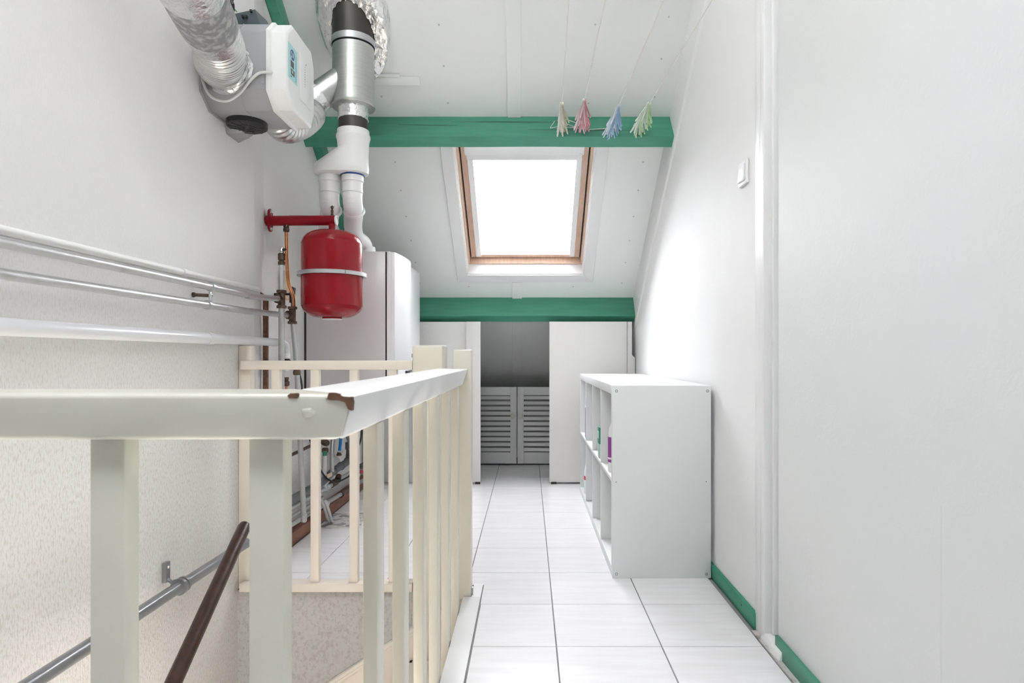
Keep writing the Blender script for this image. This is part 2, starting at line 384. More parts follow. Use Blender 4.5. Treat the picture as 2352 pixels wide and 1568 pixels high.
# skirtings
bf = tag(bx('baseboard_right', 'greenbase', None, XR-.013,XR, 2.075,4.42, 0,.056, bevel=.002), kind='structure')
obn = tag(bx('baseboard_right_front', 'greenbase', None, XR-.008,XR+.004, YB,1.915, 0,.056, bevel=.002), kind='structure')
lt('screw_head', 'gap', bf, (XR-.013,2.20,.034), [(.004,0),(.003,.0008)], 10, (-1,0,0))
bm_ = tag(bx('trim_2', 'mortar', None, .744,XR, YB,2.07, -.004,.0025), kind='structure')
bt = B(); pts=[(.750,1.86),(.744,1.92),(.752,1.95),(.748,2.0),(.757,2.03),(XR+.01,2.03),(XR+.01,1.86)]
prism(bt, pts, lambda p:(p[0],p[1],.001), lambda p:(p[0]+.008,p[1],.028)); obj('plaster_lump', bt, 'whitepaint', bm_, bevel=.003)
bl = tag(bx('baseboard_left', 'skirtwood', None, XF,-1.137, 2.50,4.44, 0,.062, bevel=.003), kind='structure')
# white board along the opening, lying at floor level
ob = tag(bx('trim_4', 'whitepaint', None, SX1+.0005,-.182, .9,2.352, -.006,.004, bevel=.0015), kind='structure')
bx('board_end', 'whitepaint', ob, -.2175,-.182, 2.3525,2.486, -.006,.0035)

bx('nosing_board','whitepaint',ob,-.3375,SX1+.001,SY1-.003,2.4865,-.0078,-.0005)
# ---- skylight
def mitre(name, m, parent, u0,u1,v0,v1, wd, w0,w1, S=SP, bevel=.0015, sides='lrbt'):
    o = []
    for s in sides:
        O = {'l':[(u0-wd,v0-wd),(u0,v0),(u0,v1),(u0-wd,v1+wd)],'r':[(u1,v0),(u1+wd,v0-wd),(u1+wd,v1+wd),(u1,v1)],
             'b':[(u0-wd,v0-wd),(u1+wd,v0-wd),(u1,v0),(u0,v0)],'t':[(u0,v1),(u1,v1),(u1+wd,v1+wd),(u0-wd,v1+wd)]}[s]
        b = B(); prism(b, O, lambda p: S(p[0],p[1],w0), lambda p: S(p[0],p[1],w1)); o.append(obj(name, b, m, parent, bevel=bevel, seg=1))
    return o
win = tag(bpy.data.objects.new('window_1', None), kind='structure'); C.objects.link(win)
mitre('casing', 'whitepaint', win, U0,U1,V0,V1, .0715, -.013,0)
mitre('reveal_lining', 'whitepaint', win, U0+.004,U1-.004,V0+.004,V1-.004, .004, -.001,.20, bevel=0)
fi = .012; mitre('window_frame', 'wood_pine', win, U0+.004+fi,U1-.004-fi,V0+.004+fi,V1-.004-fi, fi, .092,.19)
si = .046; a0,a1,c0,c1 = U0+.024,U1-.024,V0+.022,V1-.022
mitre('frame_gap', 'gap', win, a0,a1,c0,c1, .008, .158,.19, bevel=0)
ss = mitre('sash', 'wood_pine', win, a0+si,a1-si,c0+si-.012,c1-si+.01, si-.012, .142,.19)
mitre('sash_bead', 'wood_pine', win, a0+si,a1-si,c0+si-.012,c1-si+.01, .010, .134,.145)
sb('sash_stile', 'wood_pine', win, a0,a0+.013, c0,c1, .142,.19); sb('sash_stile', 'wood_pine', win, a1-.013,a1, c0,c1, .142,.19)
sb('glass_pane', 'glass', win, a0+si-.004,a1-si+.004, c0+si-.015,c1-si+.02, .168,.1685)
# roller blind: cassette and side channels
bl_ = thing('roller_blind', 'white roller blind cassette with side channels on the skylight sash', 'blind', SP(-.02,V1-.1,.14))
sb('cassette', 'whitepaint', bl_, a0+.028,a1-.033, 1.165,1.225, .085,.133, bevel=.004)
sb('cassette_lip', 'whitepaint', bl_, a0+.036,a1-.041, 1.118,1.165, .100,.133, bevel=.003)
sb('side_channel', 'whitepaint', bl_, a0+.038,a0+.072, c0+.036,1.118, .112,.133, bevel=.002)
sb('side_channel', 'whitepaint', bl_, a1-.072,a1-.038, c0+.036,1.118, .112,.133, bevel=.002)
sb('logo_plate', 'zinc', bl_, a1-.062,a1-.040, 1.170,1.176, .0842,.085)
# added fill-light opening behind the camera, framed as a roof window
wn = tag(bpy.data.objects.new('fill_window_2', None), kind='structure'); C.objects.link(wn)
mitre('window_frame', 'wood_pine', wn, RW[0]+.05,RW[1]-.05,RW[2]+.05,RW[3]-.05, .05, .10,.16, S=BP)
sb('glass_pane', 'glass', wn, RW[0]+.04,RW[1]-.04, RW[2]+.04,RW[3]-.04, .13,.1305, S=BP)

# ---- green beams
def beam(label, v, u0=-1.195, u1=XR):
    b = B(); nseg = 24; pr = None
    for i in range(nseg+1):
        u = u0+(u1-u0)*i/nseg; j = .0015*noise.noise(Vector((u*4,v,0)))
        r = [b.verts.new(SP(u,v+j,0)),b.verts.new(SP(u,v+j,-.172+j)),b.verts.new(SP(u,v-.003+j,-.175+j)),b.verts.new(SP(u,v-.067+j,-.175+j)),b.verts.new(SP(u,v-.07+j,-.172+j)),b.verts.new(SP(u,v-.07+j,0))]
        if pr:
            for k in range(6): b.faces.new((pr[k],pr[(k+1)%6],r[(k+1)%6],r[k]))
        else: b.faces.new(r[::-1])
        pr = r
    b.faces.new(pr)
    o = obj('roof_beam', b, 'green', smooth=True); recentre(o)
    return tag(o, label, 'beam', 'green purlins across the slope')
beam('green painted wooden beam crossing the ceiling above the skylight', 1.4726)
beam('green painted wooden beam below the skylight, above the sliding panels', 0.0)
def crack(b, u0, u1, w, v):
    n=30; pr=None
    for i in range(n+1):
        u=u0+(u1-u0)*i/n; ww=w+.01*noise.noise(Vector((u*3,v*5,0)))-.008*(i/n); th=.0008+.0012*abs(math.sin(PI*i/n))
        r=[b.verts.new(SP(u,v+.0024,ww-th)),b.verts.new(SP(u,v+.0024,ww+th))]
        if pr: b.faces.new((pr[0],pr[1],r[1],r[0]))
        pr=r
bmr = bpy.data.objects['roof_beam']
b = B(); crack(b, -.70,-.38,-.072,1.4726); crack(b, -.42,.22,-.05,1.4726); crack(b,.0,.55,-.125,1.4726)
obj('drying_crack', b, 'gap', bmr)
rf = B(); sbox(rf, -1.194,-1.146, -.9,2.2, -.085,-.001)
ro = recentre(obj('rafter', rf, 'green', bevel=.002)); tag(ro, 'green painted rafter running up the slope beside the left wall', 'beam')

# ================================================================== KNEE WALL: sliding panels and louvre doors
def slab(name, label, cat, x0,x1,y,z0,z1,t=.02, group=None, m='panel', foot=None):
    e = thing(name, label, cat, ((x0+x1)/2, y, 0), group)
    bx('board', m, e, x0,x1,y,y+t,z0,z1, bevel=.0015)
    if foot:
        for fx in foot: bx('guide_foot', 'gap', e, fx-.018,fx+.018, y-.006,y+t+.004, 0,z0+.004, bevel=.001)
    return e
XP = lambda px, y: (px-VX)*y/F
slab('sliding_panel', 'off-white sliding panel right of the low doorway, behind the shelf unit', 'panel', XP(1262,4.425), XP(1440,4.425), 4.425, .012, 1.158, foot=(XP(1272,4.42),), group='sliding panels below the green beam')
slab('sliding_panel', 'narrow off-white sliding panel left of the low doorway, behind the newel post', 'panel', XP(1071,4.425), XP(1103.5,4.425), 4.425, .012, 1.158, foot=(XP(1097,4.42),), group='sliding panels below the green beam')
slab('sliding_panel', 'wide cream sliding panel partly behind the boiler and banisters', 'panel', XF+.005, XP(1078,4.45), 4.452, .006, 1.158, group='sliding panels below the green beam')
ep = thing('edge_board', 'narrow notched off-white board between sliding panel and right wall', 'board', (.74,4.43,0))
b = B(); pl = [(XP(1441,4.43),0),(.762,0),(.762,.90),(XP(1452,4.43),.92),(XP(1452,4.43),1.158),(XP(1441,4.43),1.158)]
prism(b, pl, lambda p:(p[0],4.436,p[1]), lambda p:(p[0],4.456,p[1])); obj('board', b, 'panel', ep, bevel=.001)
# louvre doors
YD = 5.185
def louvre(label, x0, x1, knobx):
    e = thing('louvre_door', label, 'door', ((x0+x1)/2, YD, 0), 'louvred cupboard doors at the eaves')
    st = .052 if True else 0; z0, z1 = .012, .652
    for a, c in ((x0,x0+st),(x1-st,x1)): bx('stile', 'louvre', e, a,c, YD,YD+.022, z0,z1, bevel=.0015)
    bx('rail', 'louvre', e, x0+st,x1-st, YD+.001,YD+.021, z0,z0+.095, bevel=.0015)
    bx('rail', 'louvre', e, x0+st,x1-st, YD+.001,YD+.021, z1-.068,z1, bevel=.0015)
    bx('slat_gap_shade', 'grout', e, x0+st-.003,x1-st+.003, YD+.021,YD+.024, z0+.09,z1-.06)  # dark sheet: shade between the slats put in as colour
    zs0, zs1, ns = z0+.095, z1-.068, 11
    s0 = None
    for k in range(ns):
        zc = zs0+(k+.5)*(zs1-zs0)/ns; hz=(zs1-zs0)/ns*.50
        if s0 is None:
            b = B(); hexa(b, [(x0+st,YD+.001,zc-hz*.62),(x1-st,YD+.001,zc-hz*.62),(x1-st,YD+.017,zc+hz*.55),(x0+st,YD+.017,zc+hz*.55),
                              (x0+st,YD+.005,zc-hz*.62+.003),(x1-st,YD+.005,zc-hz*.62+.003),(x1-st,YD+.021,zc+hz*.62),(x0+st,YD+.021,zc+hz*.62)])
            s0 = obj('slat', b, 'louvre', e); z_first = zc
        else:
            dup(s0, dx=(0,0,zc-z_first))
    lt('knob', 'knob', e, (knobx,YD,.413), [(.008,0),(.008,.012),(.021,.018),(.022,.026),(.016,.032),(.004,.034)], 20, (0,-1,0))
    return e
louvre('left grey-white louvred cupboard door with round knob on its right stile', XP(1186.5,YD)-.43, XP(1186.5,YD), XP(1178,YD))
louvre('right grey-white louvred cupboard door with round knob on its left stile', XP(1188.5,YD), XP(1188.5,YD)+.43, XP(1195,YD))

# ================================================================== SHELF UNIT
sh = thing('cube_shelf', 'low white shelf unit of eight cubes standing against the right wall', 'shelf', (.55,3.37,0))
sx0,sx1,sy0,sy1,sz = .346,.752,2.556,4.18,.794; tk=.038
bx('side_panel','shelf',sh, sx0,sx1,sy0,sy0+tk,0,sz, bevel=.0012); bx('side_panel','shelf',sh, sx0,sx1,sy1-tk,sy1,0,sz, bevel=.0012)
bx('top_board','shelf',sh, sx0+.0005,sx1,sy0+tk,sy1-tk,sz-tk,sz, bevel=.0008); bx('bottom_board','shelf',sh, sx0+.0005,sx1,sy0+tk,sy1-tk,0,tk, bevel=.0008)
pit=(sy1-sy0-2*tk)/4; zm=sz/2-.0005
bx('middle_shelf','shelf',sh, sx0+.001,sx1-.002,sy0+tk,sy1-tk,zm-.008,zm+.008, bevel=.0008)
for k in (1,2,3):
    y = sy0+tk+pit*k
    for z0,z1 in ((tk,zm-.008),(zm+.008,sz-tk)): bx('divider','shelf',sh, sx0+.001,sx1-.002,y-.008,y+.008,z0,z1, bevel=.0008)
for x,z in ((.3625,.772),(.7375,.772),(.3625,.018),(.7325,.018)):
    s_ = lt('bolt_head','metalgrey',sh,(x,sy0+.0005,z),[(.0062,0),(.0058,.0016),(.0035,.0016),(.003,.0004)],16,(0,-1,0))
for x,z in ((.361,.397),(.732,.398)): lt('peg_hole','chip',sh,(x,sy0+.0005,z),[(.0022,0),(.0020,.0008)],10,(0,-1,0))
def bottle(name,label,cat,c,prof,m='bottle',band=None,bandm='purple',sx=1,cap=None):
    e = thing(name,label,cat,c)
    lt('body',m,e,c,prof,24)
    if band: lt('label_wrap',bandm,e,c,[(band[2]-.002,band[0]),(band[2],band[0]),(band[2],band[1]),(band[2]-.002,band[1])],24)
    if cap: lt('cap',cap[0],e,c,cap[1],18)
    return e
zz = zm+.008
bt1 = bottle('detergent_bottle','tall white bottle with purple label in the near upper cube of the shelf','bottle',(.388,2.74,zz),[(.034,0),(.037,.006),(.037,.15),(.033,.19),(.018,.225),(.014,.235)],band=(.045,.155,.0378),cap=('bottle',[(.016,.235),(.016,.262),(.013,.265)]))
lt('label_stripe','paper',bt1,(.388,2.74,zz),[(.0372,.058),(.0384,.058),(.0384,.066),(.0372,.066)],24)
pk = thing('green_packet','small green and white packet standing in the second upper cube','packet',(.39,3.10,zz))
bx('box_body','palegrey',pk,.352,.416,3.09,3.15,zz,zz+.105,bevel=.001); bx('box_top','greenlab',pk,.350,.418,3.088,3.152,zz+.070,zz+.155,bevel=.004)
bx('front_print','palegrey',pk,.3492,.350,3.095,3.145,zz+.098,zz+.135); bx('edge_print','greenlab',pk,.3508,.352,3.088,3.094,zz+.002,zz+.07)
pb = thing('purple_packet','thin pale lilac packet upright in the farthest upper cube','packet',(.40,3.83,zz))
bx('box_body','paper',pb,.352,.41,3.82,3.87,zz,zz+.20,bevel=.001); bx('side_print','purple',pb,.3512,.352,3.83,3.86,zz+.01,zz+.19)
bt2 = bottle('cleaner_bottle','white bottle with red and blue label on the floor cube farthest away','bottle',(.392,3.95,tk),[(.036,0),(.039,.006),(.039,.14),(.030,.18),(.014,.20)],band=(.03,.12,.0398),bandm='palegrey',cap=('bottle',[(.015,.20),(.015,.225)]))
lt('red_mark','redlab',bt2,(.392,3.95,tk),[(.0392,.09),(.0404,.09),(.0404,.115),(.0392,.115)],24)

# light switch on right wall
yS = XR*F/(1711-VX); 
sw = thing('light_switch','white rocker light switch on the right wall','switch',(XR,yS,1.5))
zs=H+(VY-398)*yS/F
bx('frame','whitepaint',sw,XR-.010,XR,yS-.043,yS+.043,zs-.043,zs+.043,bevel=.004)
b=B(); hexa(b,[(XR-.0105,yS-.029,zs-.030),(XR-.0105,yS+.029,zs-.030),(XR-.0105,yS+.029,zs+.030),(XR-.0105,yS-.029,zs+.030),(XR-.018,yS-.028,zs-.029),(XR-.018,yS+.028,zs-.029),(XR-.013,yS+.028,zs+.029),(XR-.013,yS-.028,zs+.029)])
obj('rocker',b,'paper',sw,bevel=.002)

# ================================================================== RAILINGS
nr = thing('stair_railing','chipped cream banister with wide flat handrail around the near corner of the stairwell','railing',(-.25,.9,0))
ro_, ri_, fy0, fy1, zt, zb = -.229, -.350, .818, .945, .8685, .806
def railpoly(side):
    if side=='front': top=[(XL+.001,fy0),(ro_,fy0),(ri_,fy1),(XL+.001,fy1)]; bot=[(XL+.001,fy0+.012),(ro_-.02,fy0+.012),(ri_,fy1-.0),(XL+.001,fy1)]
    else: top=[(ro_,fy0),(ro_,2.352),(ri_,2.352),(ri_,fy1)]; bot=[(ro_-.02,fy0+.012),(ro_-.02,2.335),(ri_,2.335),(ri_,fy1)]
    b=B(); hexa(b,[(x,y,zb) for x,y in bot]+[(x,y,zt+(0 if side=='front' else 0)) for x,y in top]); return b
for s in ('front','side'):
    o=obj('handrail',railpoly(s),'creamrail',nr,bevel=.007,seg=3)
    if s=='side': o.data.materials[0]=M['whitepaint']
fb=None
for k in range(4):
    x=-.605+.219*(1-k)
    if fb is None: fb=bx('baluster','creamrail',nr,x,x+.048,.855,.889,-.2,zb+.001,bevel=.003); x00=x
    else: dup(fb,dx=(x-x00,0,0))
sbb=None
for k in range(6):
    y=1.03+(0,.222,.45,.68,.92,1.165)[k]
    if sbb is None: sbb=bx('baluster','cream',nr,-.2755,-.2505,y,y+.050,-.2,zb+.001,bevel=.004); y00=y
    else: dup(sbb,dx=(0,y-y00,0))
bx('newel_post','cream',nr,-.286,-.2185,2.354,2.422,-.006,.940,bevel=.004)
bx('floor_bracket','zinc',nr,-.2185,-.2115,2.37,2.385,0,.032,bevel=.001)
# paint chips on the near rail corner
def chipm(c, ux, uz, seed, n=18, th=.0008, depth=0):
    b=B(); c=Vector(c); pts=[]
    for i in range(n):
        a=2*PI*i/n; r=1+.45*noise.noise(Vector((math.cos(a)*1.7,math.sin(a)*1.7,seed)))
        pts.append((math.cos(a)*ux*r, math.sin(a)*uz*r))
    prism(b,pts,lambda p:(c.x+p[0],c.y+.004,c.z+p[1]),lambda p:(c.x+p[0],c.y-th+.0,c.z+p[1])); return b
yf=lambda z: fy0+.012*(zt-z)/(zt-zb)
for px,py,ux,uz,s in ((674,909,.0075,.0035,1),(766,910,.0095,.0045,5),(785,911,.0015,.0012,9)):
    p=P(px,py,fy0); tag(obj('paint_chip',chipm((p.x,yf(p.z),p.z),ux,uz,s,th=.0006 if py>0 else 0),'chip',nr),'brown patch of bare wood')
b=B(); 
cpts=[(0,-.0035),(.0,.0),(-.012,.0008),(-.028,.0),(-.036,-.002),(-.03,-.004),(-.018,-.0045),(-.010,-.007),(-.006,-.016),(-.001,-.018)]
prism(b,cpts,lambda p:(ro_-.003+p[0]+.0,fy0+.010,zt-.004+p[1]),lambda p:(ro_-.003+p[0]*1.0,fy0-.0004,zt-.004+p[1]))
tag(obj('paint_chip',b,'chip',nr),'brown worn edge at the rail corner')
b=B(); q=P(706,946,fy0); bmesh.ops.create_icosphere(b,subdivisions=3,radius=1)
for v in b.verts:
    k=1+.35*noise.noise(v.co*1.8+Vector((3,1,2))); v.co=Vector((q.x+v.co.x*.010*k,yf(q.z)+.002+v.co.y*.0045*k,q.z+v.co.z*.0075*k))
tag(obj('filler_lump',b,'creamrail',nr,smooth=True),'dried lump of paint on the rail')
# far railing
fr_=thing('stair_railing','pinkish cream low railing across the far end of the stairwell','railing',(-.75,2.45,0))
bx('top_rail','peach',fr_,-1.132,-.456,2.432,2.470,.862,.898,bevel=.004)
bx('bottom_plate','peach',fr_,-1.132,-.456,2.425,2.482,-.0075,.026,bevel=.003)
bx('wall_post','peach',fr_,-1.149,-1.102,2.458,2.50,-.007,.957,bevel=.003)
f0=None
for x in (-1.011,-.857,-.704,-.551):
    if f0 is None: f0=bx('baluster','peach',fr_,x,x+.033,2.437,2.465,.026,.863,bevel=.002)
    else: dup(f0,dx=(x+1.011,0,0))
bx('newel_post','cream',fr_,-.455,-.338,2.432,2.575,-1.0,.958,bevel=.005)

# ================================================================== STAIRS
st=thing('staircase','peach painted winding staircase rising along the grey stairwell wall','stairs',(-.7,2.0,-.9))
sl=.65
def sz_(x): return -.369+(x+.794)*sl
b=B(); X0,X1=-1.149,-.25
prism(b,[(X0,sz_(X0)),(X1,sz_(X1)),(X1,sz_(X1)-.26),(X0,sz_(X0)-.26)],lambda p:(p[0],2.424,p[1]),lambda p:(p[0],2.453,p[1]))
obj('stringer',b,'peach',st,bevel=.003)
b=B(); prism(b,[(X0,sz_(X0)-.015),(X1,sz_(X1)-.015),(X1,sz_(X1)-.026),(X0,sz_(X0)-.026)],lambda p:(p[0],2.420,p[1]),lambda p:(p[0],2.426,p[1]))
obj('stringer_moulding',b,'peach',st)
for k in range(6):
    x=-.30-.17*k; z=-.27-.115*k*1.6
    bx('tread','peach',st,x-.17,x+.02,1.55,2.42,z-.03,z,bevel=.004)
    bx('riser','peach',st,x-.0,x+.018,1.56,2.42,z,z+.155,bevel=.001)
bx('worn_edge','chip',st,-.462,-.452,2.40,2.42,-.40,-.27)
dp=thing('dark_handrail','dark brown wooden round pole with rounded end rising in the stairwell','handrail',(-1.0,2.1,.3))
A,Bq=Vector(P(560,1212,2.12)),Vector(P(398,1568,1.62)); d=(A-Bq).normalized(); End=Bq-d*1.3
L_=(A-End).length
tb('pole','darkwood',dp,[End,A-d*.0,A+d*.012,A+d*.018,A+d*.0205],[.0215,.0215,.019,.012,.003],24)
# grey pipe handrail fixed to the left wall
gp=thing('pipe_handrail','grey metal pipe handrail clipped level along the stairwell wall','handrail',(-1.1,1.8,.19))
tb('pipe','handpipe',gp,[(-1.10,.2,.20),(-1.10,2.42,.187)],.0185,24)
for y in (1.955,):
    rg('clip_ring','handpipe',gp,(-1.10,y,.190),(0,1,0),.0265,.018,.012,28)
    rg('clip_ring','handpipe',gp,(-1.10,y+.02,.190),(0,1,0),.0255,.018,.01,28)
    bx('clip_stem','handpipe',gp,-1.149,-1.135,y-.012,y+.012,.205,.268,bevel=.002)
    tb('clip_arm','handpipe',gp,[(-1.14,y,.215),(-1.125,y,.205),(-1.112,y,.208)],.006,10)
    lt('screw','chrome',gp,(-1.136,y,.252),[(.005,0),(.004,.002)],12,(1,0,0))

# ================================================================== PIPES ON THE LEFT WALL
XPp=-1.085
def wallpipe(label, y_of, D0, D1, r, m, X=XPp, extra=None):
    pass
zp=lambda s,X=XPp: H+abs(X)*s
p1=thing('heating_pipe','upper silver heating pipe along the left wall ending at a brass tee','pipe',(XPp,2.6,1.15),'silver heating pipes on the left wall')
tb('pipe','silver',p1,[(XPp,.35,zp(.2135)),(XPp,2.2,zp(.2140)),(XPp,2.40,zp(.2135)-.002),(XPp+.003,2.55,zp(.2145)+.003),(XPp+.005,2.70,zp(.224)+.001)],.0122,20,6)
p2=thing('heating_pipe','lower silver heating pipe passing behind the upright to a brass tee','pipe',(XPp,2.7,1.087),'silver heating pipes on the left wall')
tb('pipe','silver',p2,[(XPp-.012,.35,zp(.154)),(XPp-.012,2.2,zp(.1575)),(XPp-.012,2.5,zp(.160)),(XPp-.005,2.82,zp(.164)+.002)],.0122,20,6)
p3=thing('waste_pipe','thick pale grey plastic pipe on the left wall, lowest of the four','pipe',(-1.10,2.5,.98))
tb('pipe','whitepipe',p3,[(-1.112,.35,H+1.112*.0555),(-1.112,2.16,H+1.112*.0522)],.0195,24)
tb('socket_end','whitepipe',p3,[(-1.112,2.14,H+1.112*.0522),(-1.112,2.175,H+1.112*.0520)],.0212,24)
tb('pipe_end','whitepipe',p3,[(-1.112,2.17,H+1.112*.052),(-1.112,2.72,H+1.112*.0505)],.0170,24)
p0=thing('painted_pipe','white painted thin pipe tight to the left wall above the silver pipes','pipe',(-1.138,2,1.2))
tb('pipe','paintpipe',p0,[(-1.139,.35,H+1.139*.2355),(-1.139,2.05,H+1.139*.239),(-1.143,2.62,H+1.139*.243)],.0105,16)
tb('coupling','paintpipe',p0,[(-1.139,2.035,H+1.139*.2385),(-1.139,2.06,H+1.139*.2385)],.0135,16)
# double clamp
ycl=XPp*F/(485-VX)
dc=thing('pipe_clamp','double steel clamp with rusty stud holding the two silver pipes','clamp',(XPp,ycl,1.11))
rg('ring','zinc',dc,(XPp,ycl,zp(.2140)),(0,1,0),.0158,.0118,.018); rg('ring','zinc',dc,(XPp-.012,ycl,zp(.1575)),(0,1,0),.0158,.0118,.018)
bx('web','zinc',dc,XPp-.004,XPp+.001,ycl-.009,ycl+.009,zp(.1575)+.013,zp(.2140)-.013,bevel=.001)
tb('stud','brass',dc,[(-1.150,ycl+.002,zp(.19)),(XPp-.003,ycl+.002,zp(.187))],.006,12)
rg('stud_collar','brass',dc,(-1.146,ycl+.002,zp(.19)),(1,0,0),.0085,.0055,.006,14)
lt('screw','chrome',dc,(XPp+.001,ycl,zp(.187)),[(.005,0),(.005,.003),(.002,.0035)],10,(1,0,0))
# brass tee helper: vertical body with nuts
def tee(parent, c, r=.017, h=.032, side=None):
    b=B(); c=Vector(c)
    lathe(b,c,[(r*.85,-h),(r*1.12,-h+.001),(r*1.12,-h+.012),(r*.82,-h+.014),(r*.82,h-.014),(r*1.12,h-.012),(r*1.12,h-.001),(r*.85,h)],6*4)
    if side is not None:
        lathe(b,c,[(r*.7,0),(r*.8,.018),(r*1.05,.019),(r*1.05,.032),(r*.8,.033)],24,side)
    return obj('tee_fitting',b,'brass',parent,smooth=True)
# upright A
xA,yA=XPp+.008,2.705; zA=zp(.224)
ua=thing('vertical_pipe','silver upright pipe with brass tee and drain cock on top','pipe',(xA,yA,.2))
tee(ua,(xA,yA,zA),.0185,.04,(-.25,-1,0))
tb('pipe','silver',ua,[(xA,yA,.12),(xA,yA,zA-.035)],.0125,20)
tb('pipe','whitepipe',ua,[(xA,yA,zA+.035),(xA,yA,1.312)],.0095,16)
lt('compression_nut','brass',ua,(xA,yA,1.312),[(.0125,0),(.0145,.002),(.0145,.014),(.011,.017),(.011,.02),(.0148,.023),(.0152,.048),(.0105,.052)],20)
lt('vent_body','chrome',ua,(xA,yA,1.364),[(.009,0),(.009,.006),(.012,.008),(.011,.022),(.008,.026)],16)
tb('vent_spout','black',ua,[(xA+.004,yA-.004,1.378),(xA+.022,yA-.01,1.378)],.005,10)
# upright B with copper
xB,yB_=XPp+.008,2.83; zB=zp(.164)+.003
ub=thing('vertical_pipe','silver downpipe with open lower end under a brass tee and bent copper pipe','pipe',(xB,yB_,.18))
tee(ub,(xB,yB_,zB),.0185,.04,(-.3,-1,0))
low=P(698,1192,2.80)
tb('pipe','silver',ub,[low,(xB+.024,yB_-.01,.86),(xB+.003,yB_,zB-.035)],.0118,20)
tb('pipe_tip','silver',ub,[low-Vector((0,0,.014)),low-Vector((0,0,.008)),low+Vector((0,0,.02))],[.009,.0135,.0135],20)
k=P(682,853,2.82); lt('compression_nut','brass',ub,k,[(.013,-.016),(.0165,-.014),(.0175,.0),(.0145,.006),(.015,.015),(.012,.017)],12)
cu=[P(675,706,2.83),P(673,680,2.83),P(664,655,2.83),P(661,635,2.83),P(659,600,2.83),P(657.5,533,2.825)]
tb('copper_pipe','copper',ub,cu,.0078,14,5)
# red expansion vessel with bracket
Dv=2.82; vx=XP(763,Dv)
br=thing('vessel_bracket','dark red tubular wall bracket with valve carrying the vessel','bracket',(XF,Dv,1.526))
zb_=H+(VY-506)*Dv/F
tb('arm_tube','redbr',br,[(XF+.004,Dv,zb_-.002),(XP(771,Dv),Dv,zb_)],.0225,24)
b=B(); pts=[]
for i in range(28):
    a=2*PI*i/28; pts.append((math.cos(a)*.024, math.sin(a)*.026+(.026 if math.sin(a)>0 else -.026)))
prism(b,pts,lambda p:(-1.178,Dv+p[0],zb_+p[1]),lambda p:(-1.17,Dv+p[0],zb_+p[1])); obj('wall_plate',b,'redbr',br,bevel=.0015)
for s in (-1,1): lt('bolt','chrome',br,(-1.17,Dv-.004,zb_+s*.037),[(.011,0),(.011,.002),(.008,.002),(.007,.008),(.004,.010)],6,(1,0,0))
lt('end_cap','paper',br,(XP(771,Dv),Dv,zb_),[(.0225,0),(.0235,.002),(.0225,.006),(.015,.007),(.015,.004)],24,(1,0,0))
bx('paper_strip','paper',br,-1.085,-1.0,Dv-.006,Dv+.006,zb_+.0215,zb_+.0235)
tb('stub','redbr',br,[(vx-.0,Dv,1.487),(vx,Dv,zb_-.01)],[.0145,.0165],20)
rg('stub_ring','zinc',br,(vx,Dv,1.4885),(0,0,1),.0175,.012,.004)
lt('union_nut','brass',br,(XP(657.5,Dv),Dv,zb_-.052),[(.010,0),(.0135,.002),(.0135,.014),(.010,.016),(.0125,.018),(.0125,.032)],12)
vv=B(); lathe(vv,(vx,Dv,zb_+.02),[(.0065,0),(.0065,.008),(.0045,.012),(.006,.018),(.006,.026),(.0035,.03),(.006,.036),(.006,.044),(.002,.047)],14); obj('air_valve',vv,'brass',br,smooth=True)
tb('valve_lever','zinc',br,[(vx-.01,Dv,zb_+.06),(vx+.010,Dv,zb_+.062)],.0035,8)
ves=thing('expansion_vessel','glossy red expansion vessel with steel band hanging in front of the boiler','tank',(vx,Dv,1.08))
R=.1345; z0,z1=1.092,1.487
prof=[(.045,z0-.008),(.045,z0-.002),(.075,z0),(.105,z0+.012),(.125,z0+.030),(.133,z0+.050),(R,z0+.075),(R,z1-.085),(.1335,z1-.065),(.128,z1-.045),(.115,z1-.028),(.09,z1-.013),(.05,z1-.003),(.02,z1)]
def dense(pr):
    o=[]; q=[pr[0]]+pr+[pr[-1]]
    for i in range(1,len(q)-2):
        for j in range(4):
            t=j/4; f=lambda k:.5*((2*q[i][k])+(-q[i-1][k]+q[i+1][k])*t+(2*q[i-1][k]-5*q[i][k]+4*q[i+1][k]-q[i+2][k])*t*t+(-q[i-1][k]+3*q[i][k]-3*q[i+1][k]+q[i+2][k])*t**3)
            o.append((f(0),f(1)))
    o.append(pr[-1]); return o
lt('shell','red',ves,(vx,Dv,0),dense(prof),64)
lt('base_disc','paper',ves,(vx,Dv,0),[(.030,z0-.0125),(.044,z0-.0115),(.045,z0-.008)],32)
rg('steel_band','zinc',ves,(vx,Dv,1.283),(0,0,1),.1515,.1365,.0165,64)
bx('band_joint','gap',ves,vx+.094,vx+.0955,Dv-.1195,Dv-.1165,1.275,1.291)
bx('band_lug','zinc',ves,vx-.04,vx+.04,Dv+.145,Dv+.155,1.276,1.290,bevel=.001)

# ================================================================== BOILER
Yb0,Yb1=3.30,4.20; bz0,bz1=.60,1.471
bo=thing('boiler','large white wall-hung boiler with glossy curved front cover','boiler',(-.97,3.7,bz0))
bx('back_gap_shade','gap',bo,XF,XF+.012,Yb0+.004,Yb1-.004,bz0+.004,bz1-.004)  # dark strip painted in for the shade between boiler and wall
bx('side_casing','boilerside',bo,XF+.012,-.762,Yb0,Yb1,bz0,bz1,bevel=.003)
bx('seam','gap',bo,-.763,-.753,Yb0+.003,Yb1-.003,bz0+.003,bz1-.003)
bx('front_casing','boiler',bo,-.754,-.736,Yb0,Yb1,bz0+.002,bz1,bevel=.002)
